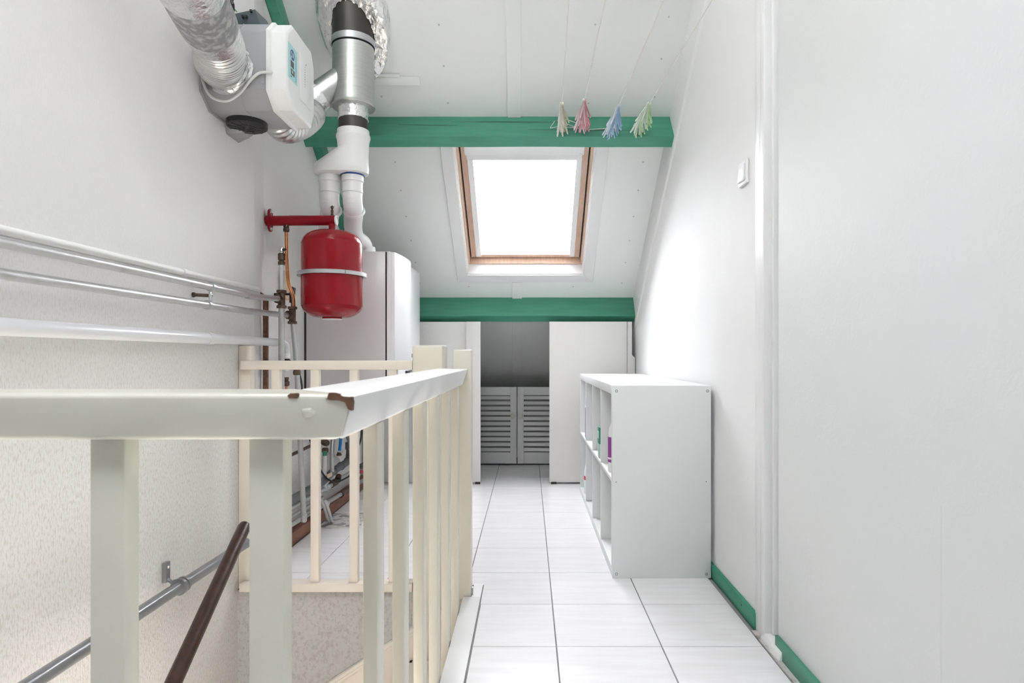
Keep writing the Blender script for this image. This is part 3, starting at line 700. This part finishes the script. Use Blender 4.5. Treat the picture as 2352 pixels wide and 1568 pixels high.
# curved cover
def cover(z0,z1,name,m,bul=.05):
    b=B(); poly=[(-.737,Yb0+.002)]
    n=16
    for i in range(n+1):
        t=i/n; y=Yb0+.004+t*.46; poly.append((-.722+bul*math.sin(PI*(.12+.80*t))-.01,y))
    poly.append((-.737,Yb0+.466))
    def top(p):
        k=(p[0]+.737)/.07; return (p[0]-.004*k,p[1],z1-.012*k*k)
    prism(b,poly,lambda p:(p[0],p[1],z0),top); return obj(name,b,m,bo,bevel=.003)
cover(.890,bz1-.002,'front_cover','boiler',.056)
cover(.650,.885,'control_panel','boiler',.050)
yq=3.50
bx('display_window','black',bo,-.695,-.681,3.46,3.63,.812,.832,bevel=.001)
bx('display_glass','zinc',bo,-.6835,-.6805,3.57,3.62,.814,.824)
for a in ((3.655,3.659,.905,.928),(3.668,3.672,.905,.928)): bx('logo_stroke','zinc',bo,-.6925,-.6862,*a)
for z in (.907,.9155,.925): bx('logo_stroke','zinc',bo,-.6925,-.6862,3.668,3.684,z,z+.003)
# flue sockets on the boiler
Dp=2.93; fx=XP(811.5,Dp)
def ZP(py,D=Dp): return H+(VY-py)*D/F
fl_=thing('flue_assembly','vertical flue of galvanised tee, dark pipe and foil collar through the ceiling','flue',(fx,Dp,1.6))
kx=fx; S=Dp/F
r_=lambda px: px/2*S
tb('dark_liner','dark',fl_,[(kx,Dp,ZP(100)),(kx,Dp,roofZ(Dp)+.15)],r_(94),40)
rg('rubber_collar','zinc',fl_,(kx,Dp,ZP(101)),(0,0,1),r_(97),r_(80),.030,48)
rg('black_seal','black',fl_,(kx,Dp,ZP(109)),(0,0,1),r_(95.5),r_(80),.004,48)
lt('galvanised_tee','galv',fl_,(kx,Dp,0),[(r_(70),ZP(249)),(r_(96),ZP(248)),(r_(99),ZP(246)),(r_(95),ZP(242)),(r_(93),ZP(239)),(r_(93),ZP(112)),(r_(80),ZP(111))],48)
lt('foil_tape','foil',fl_,(kx,Dp,0),[(r_(66),ZP(277)),(r_(69),ZP(276)),(r_(68),ZP(266)),(r_(70),ZP(258)),(r_(72),ZP(249)),(r_(60),ZP(248))],40)
tb('dark_pipe','dark',fl_,[(kx,Dp,ZP(312)),(kx,Dp,ZP(262))],r_(65.5),36)
# branch down-left towards the fan unit
bdir=Vector((-.74,-.20,-.64)).normalized(); b0=Vector((kx,Dp,ZP(168)))
b1=b0+bdir*.225
tb('branch','galv',fl_,[b0,b1],r_(80)*.80,36)
tb('branch_foil','foil',fl_,[b1-bdir*.035,b1-bdir*.01,b1+bdir*.015,b1+bdir*.03],[.0665,.069,.067,.063],28)
# foil collar: a crumpled tilted flange below the roof, with a skirt up to it
b=B(); n=96; rings=[]
for k_,(rr,top) in enumerate(((.100,0),(.101,0),(.112,0),(.126,0),(.140,0),(.153,0.02),(.162,.12),(.166,.5),(.164,1.0))):
    rg_=[]
    for j in range(n):
        a=2*PI*j/n; ca,sa=math.cos(a),math.sin(a)      # sa=-1 faces the camera
        nz=noise.noise(Vector((ca*6+k_*1.3,sa*6,k_*1.7))); n2=noise.noise(Vector((ca*17+k_*3,sa*17,k_*2.7)))
        q_=(nz*.010+n2*.007)*(k_>0)
        x=kx+(rr+q_)*ca; y=Dp+(rr+q_)*sa
        zlow=2.435-1.05*rr*sa-.14*rr*ca+(q_*1.2)
        zz_=zlow*(1-top)+(roofZ(y)+.01)*top
        rg_.append(b.verts.new((x,y,min(zz_,roofZ(y)+.02))))
    rings.append(rg_)
for A_,D_ in zip(rings,rings[1:]):
    for j in range(n): b.faces.new((A_[j],A_[(j+1)%n],D_[(j+1)%n],D_[j]))
obj('foil_collar',b,'foil',fl_,smooth=True)
# white twin adapter
ad=thing('flue_adapter','white plastic flue adapter splitting into two pipes that bend down to the boiler','flue',(kx,Dp,1.6))
ly=XP(757,Dp)
lt('socket_ring','pvcw',ad,(kx,Dp,0),[(r_(66),ZP(300)),(r_(72),ZP(301)),(r_(72),ZP(309)),(r_(76),ZP(312)),(r_(77),ZP(318)),(r_(73),ZP(323)),(r_(71),ZP(330)),(r_(69),ZP(345)),(.03,ZP(346))][::-1],40)
b=B(); n=40
def oval(cx0,cx1,r,z,k=0):
    out=[]
    for j in range(n):
        a=2*PI*j/n; c=math.cos(a); s=math.sin(a)
        out.append(b.verts.new(((cx1 if c>0 else cx0)+c*r,Dp+s*r,z)))
    return out
xr=XP(810,Dp)
RR=[oval(kx,kx,r_(69),ZP(334)),oval(kx,kx,r_(69),ZP(342)),oval(ly+.004,xr+.004,r_(68),ZP(378)),oval(ly,xr+.003,r_(70),ZP(383)),oval(ly,xr+.003,r_(71),ZP(392)),oval(ly,xr+.003,r_(68),ZP(400)),oval(ly,xr,r_(48),ZP(403))]
for A_,D_ in zip(RR,RR[1:]):
    for j in range(n): b.faces.new((A_[j],A_[(j+1)%n],D_[(j+1)%n],D_[j]))
b.faces.new(RR[0]); b.faces.new(RR[-1][::-1]); obj('splitter_body',b,'pvcw',ad,smooth=True)
lt('blue_gasket','blue',ad,(xr,Dp,0),[(r_(51),ZP(397)),(r_(55),ZP(396)),(r_(54),ZP(405.0)),(r_(50),ZP(405.3))],32)
def leg(x, path, ph=0):
    lt('pipe_socket','pvcw',ad,(x,Dp,0),[(r_(46),ZP(400)),(r_(50),ZP(406)),(r_(49),ZP(412)),(r_(50),ZP(418)),(r_(46),ZP(420)),(r_(45),ZP(434)),(r_(47),ZP(438)),(r_(47),ZP(443)),(r_(43.5),ZP(445)),(r_(43.5),ZP(470))],32)
    tb('pipe_bend','pvcw',ad,path,r_(44),28,8)
leg(xr,[(xr,Dp,ZP(440)),(xr,Dp,ZP(462)),(xr+.0,Dp+.015,ZP(478)),P(812,493,Dp+.09),P(811,520,Dp+.26),P(817,545,Dp+.42),P(834,560,Dp+.50),Vector(P(838,572,Dp+.53))-Vector((0,0,.02))])
leg(ly,[(ly,Dp,ZP(440)),(ly,Dp,ZP(462)),(ly,Dp+.015,ZP(478)),P(757,495,Dp+.09),P(752,522,Dp+.26),P(760,548,Dp+.42),P(764,560,Dp+.50),Vector(P(766,572,Dp+.53))-Vector((0,0,.02))])
def elbowring(c,ax): rg('bend_ring','pvcw',ad,c,ax,r_(49),r_(43),.012,28)
for x_ in (xr,ly): elbowring((x_,Dp+.028,ZP(483)),(0,.75,-.65))
for px in (840,766):
    c=P(px,575,Dp+.53); lt('boiler_socket','pvcw',ad,(c.x,c.y,bz1-.001),[(.060,0),(.060,.012),(.056,.014),(.052,.05),(.046,.052)],32)

# ================================================================== FAN UNIT on the left wall
YU0,YU1,ZU0,ZU1=2.171,2.448,1.799,2.104; XB_=-.91; XC=-.844
fu=thing('ventilation_unit','grey ventilation fan box with white front cover mounted on the upper left wall','ventilation unit',(XL,2.3,1.8))
def octa(e=0,c=.05,far=.028):
    a0,a1,b0,b1=YU0+e,YU1-e,ZU0+e,ZU1-e
    return [(a0,b0+c),(a0+c*1.3,b0),(a1-far,b0),(a1,b0+far*2),(a1,b1-far*2),(a1-far,b1),(a0+c,b1),(a0,b1-c)]
b=B(); prism(b,octa(),lambda p:(XL+.006,p[0],p[1]),lambda p:(XB_,p[0],p[1])); obj('casing',b,'greyplastic',fu,bevel=.004)
b=B(); prism(b,octa(-.006),lambda p:(XL,p[0],p[1]),lambda p:(XL+.008,p[0],p[1])); obj('wall_plate',b,'greyplastic',fu,bevel=.001)
b=B(); prism(b,octa(-.001),lambda p:(-1.02,p[0],p[1]),lambda p:(-1.018,p[0],p[1])); obj('casing_seam',b,'greyplastic',fu)
b=B(); o1=octa(-.004); o2=octa(-.002); o3=octa(.002,.05); o4=octa(.010,.05)
R_=[[b.verts.new((x,p[0],p[1])) for p in o] for x,o in ((XB_-.008,o1),(XB_+.006,o1),(XB_+.010,o3),(XC-.006,o3),(XC,o4))]
for A_,D_ in zip(R_,R_[1:]):
    for j in range(8): b.faces.new((A_[j],A_[(j+1)%8],D_[(j+1)%8],D_[j]))
b.faces.new(R_[0]); b.faces.new(R_[-1]); obj('front_cover',b,'whiteplastic',fu,bevel=.0018)
b=B(); box(b,XC-.002,XC+.004,2.285,2.405,1.865,2.035); obj('service_hatch',b,'whiteplastic',fu,bevel=.002)
stk=bx('label_sticker','sticker',fu,XC,XC+.0008,2.178,2.262,1.898,2.022)
def pr_(name,m,y0,y1,z0,z1,parent=stk,x=XC+.0008): return bx(name,m,parent,x,x+.0006,y0,y1,z0,z1)
lt('round_logo','blue',stk,(XC+.0008,2.216,1.990),[(.0185,0),(.0185,.0007)],28,(1,0,0))
for k,(w_,z) in enumerate(((.010,1.998),(.007,1.992),(.012,1.984),(.012,1.980))):
    pr_('logo_print','paper',2.204,2.204+w_*.35,z-.0035,z+.001,x=XC+.0015)
for k in range(3): pr_('logo_print','sticker',2.216+.004*k,2.2175+.004*k,1.982,1.998,x=XC+.0015)
pr_('picture_print','ink',2.200,2.228,1.944,1.967); pr_('picture_print','ink',2.202,2.234,1.918,1.938); pr_('picture_print','zinc',2.208,2.222,1.924,1.934,x=XC+.0012)
pr_('picture_print','ink',2.200,2.208,1.908,1.912)
for k in range(12): pr_('print_line','cyanink',2.246,2.2505,1.907+k*.0078,1.907+k*.0078+.006)
for k in range(9): pr_('print_line','ink',2.330,2.3315,1.925+k*.009,1.925+k*.009+.0045,parent=fu,x=XC+.004)
for k in range(2): pr_('print_line','ink',2.338,2.344,2.01+k*.004,2.012+k*.004,parent=fu,x=XC+.004)
# near round port with flex duct
pc=Vector((-1.03,YU0,1.955-.0))
pc=P(522,158,YU0)
rg('inlet_collar','foil',fu,(pc.x,YU0-.008,pc.z),(0,1,0),.082,.06,.02,36)
# round black blanking cap under the unit
cc=P(569,296,2.35)
lt('blanking_cap','black',fu,(cc.x,2.345,ZU0+.012),[(.068,0),(.0725,.004),(.0725,.030),(.066,.034),(.010,.034)],36,(0,0,-1))
for k in range(12):
    a=2*PI*k/12; ca,sa=math.cos(a),math.sin(a); o=Vector((cc.x,2.345,ZU0-.0225))
    tb('cap_rib','black',fu,[o+Vector((ca*.01,sa*.01,0)),o+Vector((ca*.066,sa*.066,0))],.0015,6)
rg('cap_ring','black',fu,(cc.x,2.345,ZU0-.0225),(0,0,1),.036,.034,.003,28)
b=B(); hexa(b,[(XL,2.36,1.760),(XL+.05,2.38,1.772),(XL+.05,2.44,1.772),(XL,2.46,1.76),(XL,2.34,1.80),(XL+.07,2.34,1.80),(XL+.07,2.46,1.80),(XL,2.46,1.80)]); obj('lower_bracket',b,'greyplastic',fu,bevel=.001)
# cable across the near face
cp=[P(463,165,YU0-.008),P(467,190,YU0-.010),P(485,222,YU0-.010),P(520,232,YU0-.010),P(550,215,YU0-.010),P(575,185,YU0-.010),P(595,168,YU0-.010),P(618,166,YU0-.012),Vector((XB_+.012,YU0-.002,P(618,166,YU0).z))]
tb('cable','cable',fu,cp,.0048,12,6)
tb('cable','cable',fu,[P(463,165,YU0-.008),P(461,130,YU0-.008),P(459,100,YU0-.008)],.0048,12,4)
bx('cable_clip','greyplastic',fu,XB_-.022,XB_-.014,YU0-.006,YU0,1.868,1.905)
# big duct
du=thing('air_duct','thick foil and grey taped air duct bending into the near side of the fan box','duct',pc)
path=smoothpath([pc+Vector((0,-.004,0)),pc+Vector((-.002,-.05,-.002)),P(503,110,2.02),P(478,55,1.86),P(450,0,1.73),P(420,-70,1.60),P(380,-160,1.48)],14)
def seg(name,m,i0,i1,r0,ribs=0,amp=0,n=32,fat=None):
    pts=path[i0:i1+1]; 
    if ribs:
        q=[]; K=ribs*4
        for s in range(K+1):
            t=s/K*(len(pts)-1); i=min(int(t),len(pts)-2); q.append(pts[i].lerp(pts[i+1],t-i))
        b=B(); tube(b,q,[r0+amp*(1 if s%4 in(1,2) else -1)+.0012*noise.noise(Vector((s*.7,0,0))) for s in range(K+1)],n)
        return obj(name,b,m,du,smooth=True)
    return tb(name,m,du,pts,fat or r0,n)
N_=len(path)-1
seg('flexible_hose','foilduct',0,36,.0765,19,.0034)
seg('foil_tape_band','foil',36,42,.0815)
seg('grey_sleeve','greyfoil',42,62,.084)
seg('foil_sleeve','foil',62,N_,.0875)
jf=B(); n=40; prr=None
for k_,(rr,off) in enumerate(((.078,.03),(.083,.012),(.092,.002))):
    r=[]
    for j in range(n):
        a=2*PI*j/n; q=.006*noise.noise(Vector((math.cos(a)*4,math.sin(a)*4,k_)))
        r.append(jf.verts.new((pc.x+(rr+q)*math.cos(a),YU0-off-abs(q)*.3,pc.z+(rr+q)*math.sin(a))))
    if prr:
        for j in range(n): jf.faces.new((prr[j],prr[(j+1)%n],r[(j+1)%n],r[j]))
    prr=r
obj('crumpled_tape_joint',jf,'foil',du,smooth=True)
# rear flex duct joining the tee branch
d2=thing('air_duct','short foil flexible duct looping from under the fan box up to the flue branch','duct',(-1,2.6,1.8))
bp=b1+bdir*.02
pth=smoothpath([Vector((-.99,YU1-.03,1.86)),Vector((-.985,2.50,1.835)),P(690,285,2.60),P(715,262,2.70),bp+bdir*.05,bp],10)
K=100; q=[]
for s in range(K+1):
    t=s/K*(len(pth)-1); i=min(int(t),len(pth)-2); q.append(pth[i].lerp(pth[i+1],t-i))
b=B(); tube(b,q,[.0585+.0016*(1 if s%4 in(1,2) else -1) for s in range(K+1)],28); obj('flexible_hose',b,'foilduct',d2,smooth=True)
# black socket box and coiled cable on the unit
sbx=thing('socket_box','slate grey plug box with black cable coil lying on the fan box','socket',(-1.05,2.3,2.1))
q0=P(568,30,2.26)
b=B(); hexa(b,[(q0.x-.06,2.26,2.118),(q0.x+.055,2.24,2.112),(q0.x+.06,2.33,2.112),(q0.x-.05,2.35,2.118),(q0.x-.055,2.265,2.165),(q0.x+.035,2.245,2.172),(q0.x+.045,2.33,2.172),(q0.x-.05,2.35,2.165)]); obj('box_body',b,'teal',sbx,bevel=.003)
for dx,dz in ((-.012,.024),(0,.024),(.018,.044)): bx('socket_slot','black',sbx,q0.x+dx,q0.x+dx+.007,2.238,2.25,2.115+dz,2.115+dz+.008)
tb('earth_wire',mat('green_yellow_wire',(.15,.45,.12),.4),sbx,[(q0.x-.055,2.255,2.175),(q0.x-.04,2.24,2.17),(q0.x-.03,2.245,2.16)],.0022,8,4)
for k in range(3):
    pts=[]
    for i in range(25):
        a=2*PI*i/24; pts.append((q0.x+.018+(.058+.004*k)*math.cos(a),2.30+.035*math.sin(a),2.1085+.0035*math.sin(3*a+k)+.0045*k))
    tb('cable_coil','black',sbx,pts,.0042,8)
tb('plug_lead','black',sbx,[P(538,-12,2.2),P(532,2,2.2),P(535,14,2.2),(q0.x-.05,2.25,2.14)],.006,8,4)

# ================================================================== PIPEWORK near the floor by the boiler
XW=XF
def single(name,label,cat,build,group=None,loc=(0,0,0)):
    e=thing(name,label,cat,loc,group); build(e); return e
# brown vertical pipe chase in the wall corner
def f(e): 
    bx('board','chip',e,-1.172,-1.154,2.735,2.755,.55,1.17,bevel=.001); tb('bent_top','chip',e,[(-1.163,2.745,1.16),(-1.165,2.738,1.175),(-1.185,2.73,1.192)],.008,10,3)
single('brown_strip','dark brown vertical strip in the wall corner behind the tees','strip',f,loc=(-1.163,2.745,.55))
def f(e):
    tb('elbow','whitepipe',e,[(-1.115,2.70,.975),(-1.10,2.76,.975),(-1.092,2.785,.96),(-1.090,2.79,.93)],.017,16,4)
    lt('white_collar','pvcw',e,(-1.09,2.79,.905),[(.016,0),(.019,.002),(.019,.02),(.015,.024)],18)
    lt('valve','black',e,(-1.09,2.79,.875),[(.012,0),(.019,.005),(.016,.015),(.020,.022),(.012,.028)],14)
    lt('white_collar','pvcw',e,(-1.09,2.79,.845),[(.013,0),(.017,.004),(.017,.02),(.013,.028)],18)
    lt('brass_nut','brass',e,(-1.09,2.79,.78),[(.010,0),(.014,.004),(.014,.02),(.010,.024),(.012,.04)],12)
    tb('thin_copper','copper',e,[(-1.09,2.79,.30),(-1.09,2.79,.79)],.0055,10)
single('drain_trap','white elbow with black valve dropping beside the silver uprights','valve',f,loc=(-1.09,2.79,.8))
def f(e): bx('plate','beige',e,-1.194,-1.17,2.97,3.06,1.19,1.325,bevel=.001)
single('wall_plate','small pinkish plate on the wall behind the copper pipe','plate',f,loc=(-1.18,3.0,1.2))
def f(e): b=B(); hexa(b,[(-1.12,2.9,1.165),(-1.105,2.9,1.16),(-1.105,2.93,1.16),(-1.12,2.93,1.165),(-1.118,2.9,1.245),(-1.098,2.9,1.235),(-1.098,2.93,1.235),(-1.118,2.93,1.245)]); obj('clip',b,'black',e,bevel=.002); tb('spring_stem','black',e,[(-1.113,2.915,1.125),(-1.112,2.915,1.165)],.004,8); bx('wall_arm','black',e,-1.194,-1.115,2.91,2.92,1.20,1.21)
single('pipe_clip','black clip on the wall just right of the copper pipe bend','clip',f,loc=(-1.11,2.91,1.17))
# helpers placing points in plane X = const from the photo's rays
def W(px,py,X):
    D=X*F/(px-VX); return Vector((X,D,H+(VY-py)*D/F))
sp1=[W(668,1150,-1.12),W(745,1108,-1.12),W(775,1085,-1.12)]
def f(e):
    a=W(640,1165,-1.115); c=W(722,1118,-1.115); d=W(744,1103,-1.115); g_=W(766,1082,-1.115); h_=W(783,1070,-1.11); i_=W(799,1058,-1.10); j_=W(803,1040,-1.10); k_=W(803,1020,-1.10)
    tb('pipe','pvcg',e,[a,c,d,g_,h_,i_,j_,k_],.021,20,4)
    for p_ in (c,g_,h_,i_): 
        rg('socket_ring','pvcg',e,p_,(g_-c),.0245,.019,.010,20)
    lt('top_cap','pvcg',e,k_,[(.026,-.03),(.026,.012),(.022,.014)],24)
    m_=W(757,1091,-1.09); bx('paper_label','beige',e,m_.x,m_.x+.001,m_.y-.045,m_.y+.045,m_.z-.012,m_.z+.012)
single('drain_pipe','dark grey plastic drain pipe climbing along the wall under the boiler','pipe',f,loc=(-1.11,3.4,.2))
def f(e):
    tb('pipe','silver',e,[W(640,1182,-1.12),W(762,1113,-1.12)],.0125,16); tb('pipe','silver',e,[W(775,1103,-1.12),W(835,1066,-1.12)],.0125,16)
    tb('clamp_band','whitepipe',e,[W(748,1121,-1.12),W(753,1118,-1.12)],.016,16)
    tb('brass_elbow','brass',e,[W(761,1113,-1.12),W(769,1107,-1.115),W(776,1102,-1.11),W(778,1092,-1.10)],[.018,.021,.020,.016],12)
single('floor_pipe','upper silver pipe above the wooden skirting with a brass elbow','pipe',f,'silver pipes above the skirting',(-1.12,3.4,.15))
def f(e):
    tb('pipe','silver',e,[W(640,1222,-1.115),W(784,1134,-1.115)],.0125,16); tb('pipe','silver',e,[W(800,1124,-1.115),W(860,1087,-1.115)],.0125,16)
    tb('clamp_band','whitepipe',e,[W(744,1160,-1.115),W(751,1156,-1.115)],.0165,16)
    tb('brass_tee','brass',e,[W(782,1136,-1.115),W(787,1132,-1.115),W(789,1131,-1.115),W(795,1127,-1.115),W(797,1126,-1.115),W(803,1122,-1.115)],[.020,.020,.016,.020,.014,.019],12)
single('floor_pipe','lower silver pipe just above the wooden skirting with a brass tee','pipe',f,'silver pipes above the skirting',(-1.115,3.4,.08))
def f(e):
    tb('pipe','silver',e,[W(640,1205,-1.13),W(742,1142,-1.13)],.010,14)
single('floor_pipe','thin silver pipe running between the two thicker floor pipes','pipe',f,'silver pipes above the skirting',(-1.13,3.3,.12))
def f(e):
    tb('pipe','brass',e,[W(668,1045,-1.15),W(742,1010,-1.15),W(800,983,-1.15),W(830,968,-1.15)],.0085,12,3)
    lt('elbow_nut','brass',e,W(747,1016,-1.13),[(.014,-.03),(.019,-.02),(.017,0),(.019,.02),(.013,.03)],12,(0,1,-.3))
    lt('valve_nut','brass',e,W(747,1033,-1.13),[(.015,-.014),(.018,-.01),(.018,.006),(.013,.012)],14)
single('brown_pipe','thin tarnished pipe slanting across the wall under the boiler','pipe',f,loc=(-1.15,3.3,.4))
def f(e):
    a=W(746,1036,-1.12); c=W(745,1105,-1.12)
    tb('sleeve','greenlab',e,[a,a.lerp(c,.16)],.0115,14); tb('pipe','cable',e,[a.lerp(c,.15),c,c-Vector((0,0,.05))],.0125,14)
single('grey_upright','pale plastic upright pipe with green sleeve behind the second banister','pipe',f,loc=(-1.12,3.4,.2))
def f(e): tb('hose','silver',e,[P(772,960,3.52),P(771,985,3.52),P(765,1010,3.5),P(763,1040,3.48),P(763,1084,3.46)],.0125,16,5)
single('grey_hose','bright grey bent hose hanging beside the blue hose','hose',f,loc=(-1.11,3.5,.3))
def f(e): tb('hose','pvcg',e,[P(782,940,3.5),P(790,985,3.5),P(800,1010,3.5),P(803,1030,3.5)],.0085,12,5)
single('grey_hose','thin dark grey hose running down into the grey drain cap','hose',f,loc=(-1.02,3.5,.3))
def f(e):
    tb('hose','bluehose',e,[P(785,940,3.48),P(784,985,3.48),P(782,1015,3.48),P(779.5,1038,3.48)],.0085,14,5)
    lt('coupling','brass',e,P(779,1041,3.48),[(.014,-.012),(.015,-.004),(.011,0),(.011,.008)],14); tb('clamp_screw','zinc',e,[P(775,1036,3.47),P(788,1038,3.47)],.005,8)
single('blue_hose','short bright blue hose with brass end hanging under the boiler','hose',f,loc=(-1.06,3.48,.3))
def f(e): tb('pipe','copper',e,[P(803.5,940,3.55),P(803.5,1032,3.55)],.0075,12)
single('copper_pipe','short upright copper pipe dropping under the boiler beside the third banister','pipe',f,loc=(-1.02,3.55,.3))
def f(e): tb('pipe','copper',e,[W(742,998,-1.17),W(770,985,-1.17),W(815,966,-1.17)],.009,12)
single('copper_pipe','copper pipe slanting up the wall behind the hoses','pipe',f,loc=(-1.17,3.5,.4))
def f(e): tb('lead','black',e,[P(688,858,2.86),P(693,885,2.88),P(700,960,2.95),P(712,1010,3.1),P(730,1065,3.2),P(745,1092,3.3),P(760,1104,3.3),P(775,1106,3.3),P(795,1097,3.3),P(806,1085,3.3),P(822,1030,3.3),P(829,1005,3.3),P(832,960,3.3)],.0045,10,6)
single('black_cable','black cable drooping in a loop under the boiler','cable',f,loc=(-1.0,3.2,.3))
def f(e): tb('lead','beige',e,[W(750,1037,-1.185),W(768,1044,-1.185),W(778,1052,-1.185),W(782,1066,-1.185)],.0028,8,5); tb('lead','beige',e,[W(747,1080,-1.185),W(760,1090,-1.185),W(772,1088,-1.185)],.0028,8,5)
single('thin_cable','thin beige cable looping on the wall behind the drain pipe','cable',f,loc=(-1.185,3.7,.3))
for i,(lab,dx) in enumerate((('left of two white cables curling down into the floor by the skirting',0),('right of two white cables curling down into the floor by the skirting',.018))):
    def f(e): tb('lead','cable',e,[P(744,1150,3.2)+Vector((dx-.01,0,0)),P(748,1175,3.27)+Vector((dx,0,0)),P(752,1190,3.35)+Vector((dx,0,0)),Vector((P(757,1203,3.42).x+dx,3.42,-.002))],.0075,10,5)
    single('white_cable',lab,'cable',f,'white cables entering the floor',loc=(-1.05,3.3,0))
def f(e): tb('pipe','pvcg',e,[P(826,1072,3.75),P(850,1060,3.75)],.016,14); tb('red_tip','redlab',e,[P(826,1083,3.7),P(838,1083,3.7)],.009,12); tb('tail','pvcg',e,[P(838,1083,3.7),P(842,1083,3.7),(-.98,3.72,.0)],.006,10,3)
single('drain_valve','small grey and red drain valve glimpsed behind the near corner baluster','valve',f,loc=(-1,3.7,.1))

# ================================================================== WASHING LINES AND PEGS
def lineobj(px, py, off, lab, D=2.93):
    a=P(px,py,D); d=Vector((.034,1,.14))
    yb=3.335
    for _ in range(5):
        e=a+d*(yb-a.y); w_=( (e.z-SP(0,1.4726,0).z)*CT-(e.y-SP(0,1.4726,0).y)*-ST )
        v_=((Y0-e.y)*CT+(e.z-Z0)*ST); yb+= (v_-1.4746)*CT*1.6
    e=a+d*(yb-a.y); s=a+d*(YB+.05-a.y) if a.x<9 else a
    t=thing('washing_line',lab,'washing line',e,'washing lines across the attic')
    tb('cord','rope',t,[s,a,e],.0021,6)
    rg('screw_eye','zinc',t,e+Vector((0,-.008,0)),(1,0,0),.008,.005,.003,14)
    return a,d,e
pegbase={}
def makepeg(col):
    e=thing('clothes_peg','x','clothes peg')
    for s in (-1,1):
        b=B(); 
        wd=.0065
        def sec(x0,x1,z,w_): return [(s*x0,-w_,z),(s*x1,-w_,z),(s*x1,w_,z),(s*x0,w_,z)]
        hexa(b,sec(.0022,.0062,.009,.005)+sec(.0004,.0078,-.012,wd))
        hexa(b,sec(.0004,.0078,-.012,wd)+sec(.0088,.0150,-.068,wd*.8))
        hexa(b,sec(.0088,.0150,-.068,wd*.8)+sec(.0100,.0140,-.074,wd*.45))
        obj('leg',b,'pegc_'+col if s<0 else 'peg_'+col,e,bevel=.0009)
    rg('spring','chrome',e,(0,0,-.020),(0,1,0),.0042,.0022,.011,12)
    return e
def dupthing(src,loc,rot):
    r=src.copy(); C.objects.link(r); r.location=loc; r.rotation_euler=rot
    for ch in [c for c in C.objects if c.parent==src]:
        c=ch.copy(); C.objects.link(c); c.parent=r
    return r
bunches=[(1290,240,'cream',10,'leftmost of the four washing lines, its end tied to the beam','cream plastic clothes peg in the leftmost bunch on the washing lines'),
         (1342,232,'pink',14,'second washing line from the left, carrying red and pink pegs','red and pink clothes peg in the bunch second from left'),
         (1420,246,'sky',13,'third washing line from the left, carrying blue pegs','blue clothes peg in the third bunch from the left'),
         (1490,240,'lime',13,'rightmost washing line, carrying green pegs near the wall','pale green clothes peg in the rightmost bunch on the lines')]
for px,py,col,n_,lab,pl_ in bunches:
    a,d,e=lineobj(px,py,0,lab)
    src=makepeg(col); chs=[c for c in C.objects if c.parent==src]
    for k in range(n_):
        f_=k/(n_-1); sc_k=1.2; pos=a+d*((e.y-a.y-.03)*f_)
        tilt=math.radians((-1)**k*(3+21*((k*5)%n_)/n_)+(10 if px>1400 else 0)*(1-f_*.3)+random.uniform(-3,3))
        rot=(math.radians(random.uniform(-8,8)),tilt,math.radians(random.uniform(-25,25)))
        if k==0: r=src; r.location=pos; r.rotation_euler=rot; r.scale=(1.15,1.15,1.15)
        else:
            r=src.copy(); C.objects.link(r); r.location=pos; r.rotation_euler=rot
            for ch in chs:
                c=ch.copy(); C.objects.link(c); c.parent=r
        tag(r,pl_,'clothes peg',col+' pegs on the washing line')
# slack line end tied along the beam between the first pegs
sc_=thing('slack_cord','loose white cord looped along the green beam behind the first pegs','cord',SP(.2,1.48,-.1))
def bf_(px,py):
    # point on the upper face of the beam seen through that ray
    k1=(px-VX)/F; k2=(VY-py)/F
    # v = const: (Y0-y)*CT+(z-Z0)*ST = 1.4766
    D=(1.4790-Y0*CT+(Z0-H)*ST)/(-CT+k2*ST); return Vector((k1*D,D,H+k2*D))
tb('cord','rope',sc_,[bf_(1274,278),bf_(1266,290),bf_(1264,294),bf_(1270,293),bf_(1284,291),bf_(1320,293),bf_(1350,297),bf_(1394,295)],.0017,6,6)
tb('cord','rope',sc_,[bf_(1300,274),bf_(1318,280),bf_(1330,283)],.0018,6,4); tb('cord','rope',sc_,[bf_(1300,284),bf_(1322,292)],.0018,6)
kn=thing('cord_knot','small white knot of cord tied on the beam left of the green pegs','knot',bf_(1458,290))
b=B(); bmesh.ops.create_icosphere(b,subdivisions=3,radius=1); c0_=bf_(1458,290)
for v in b.verts:
    k=1+.7*noise.noise(v.co*2.3); v.co=c0_+Vector((v.co.x*.007*k,v.co.y*.005*k,v.co.z*.013*k))
obj('knot_body',b,'rope',kn,smooth=True)
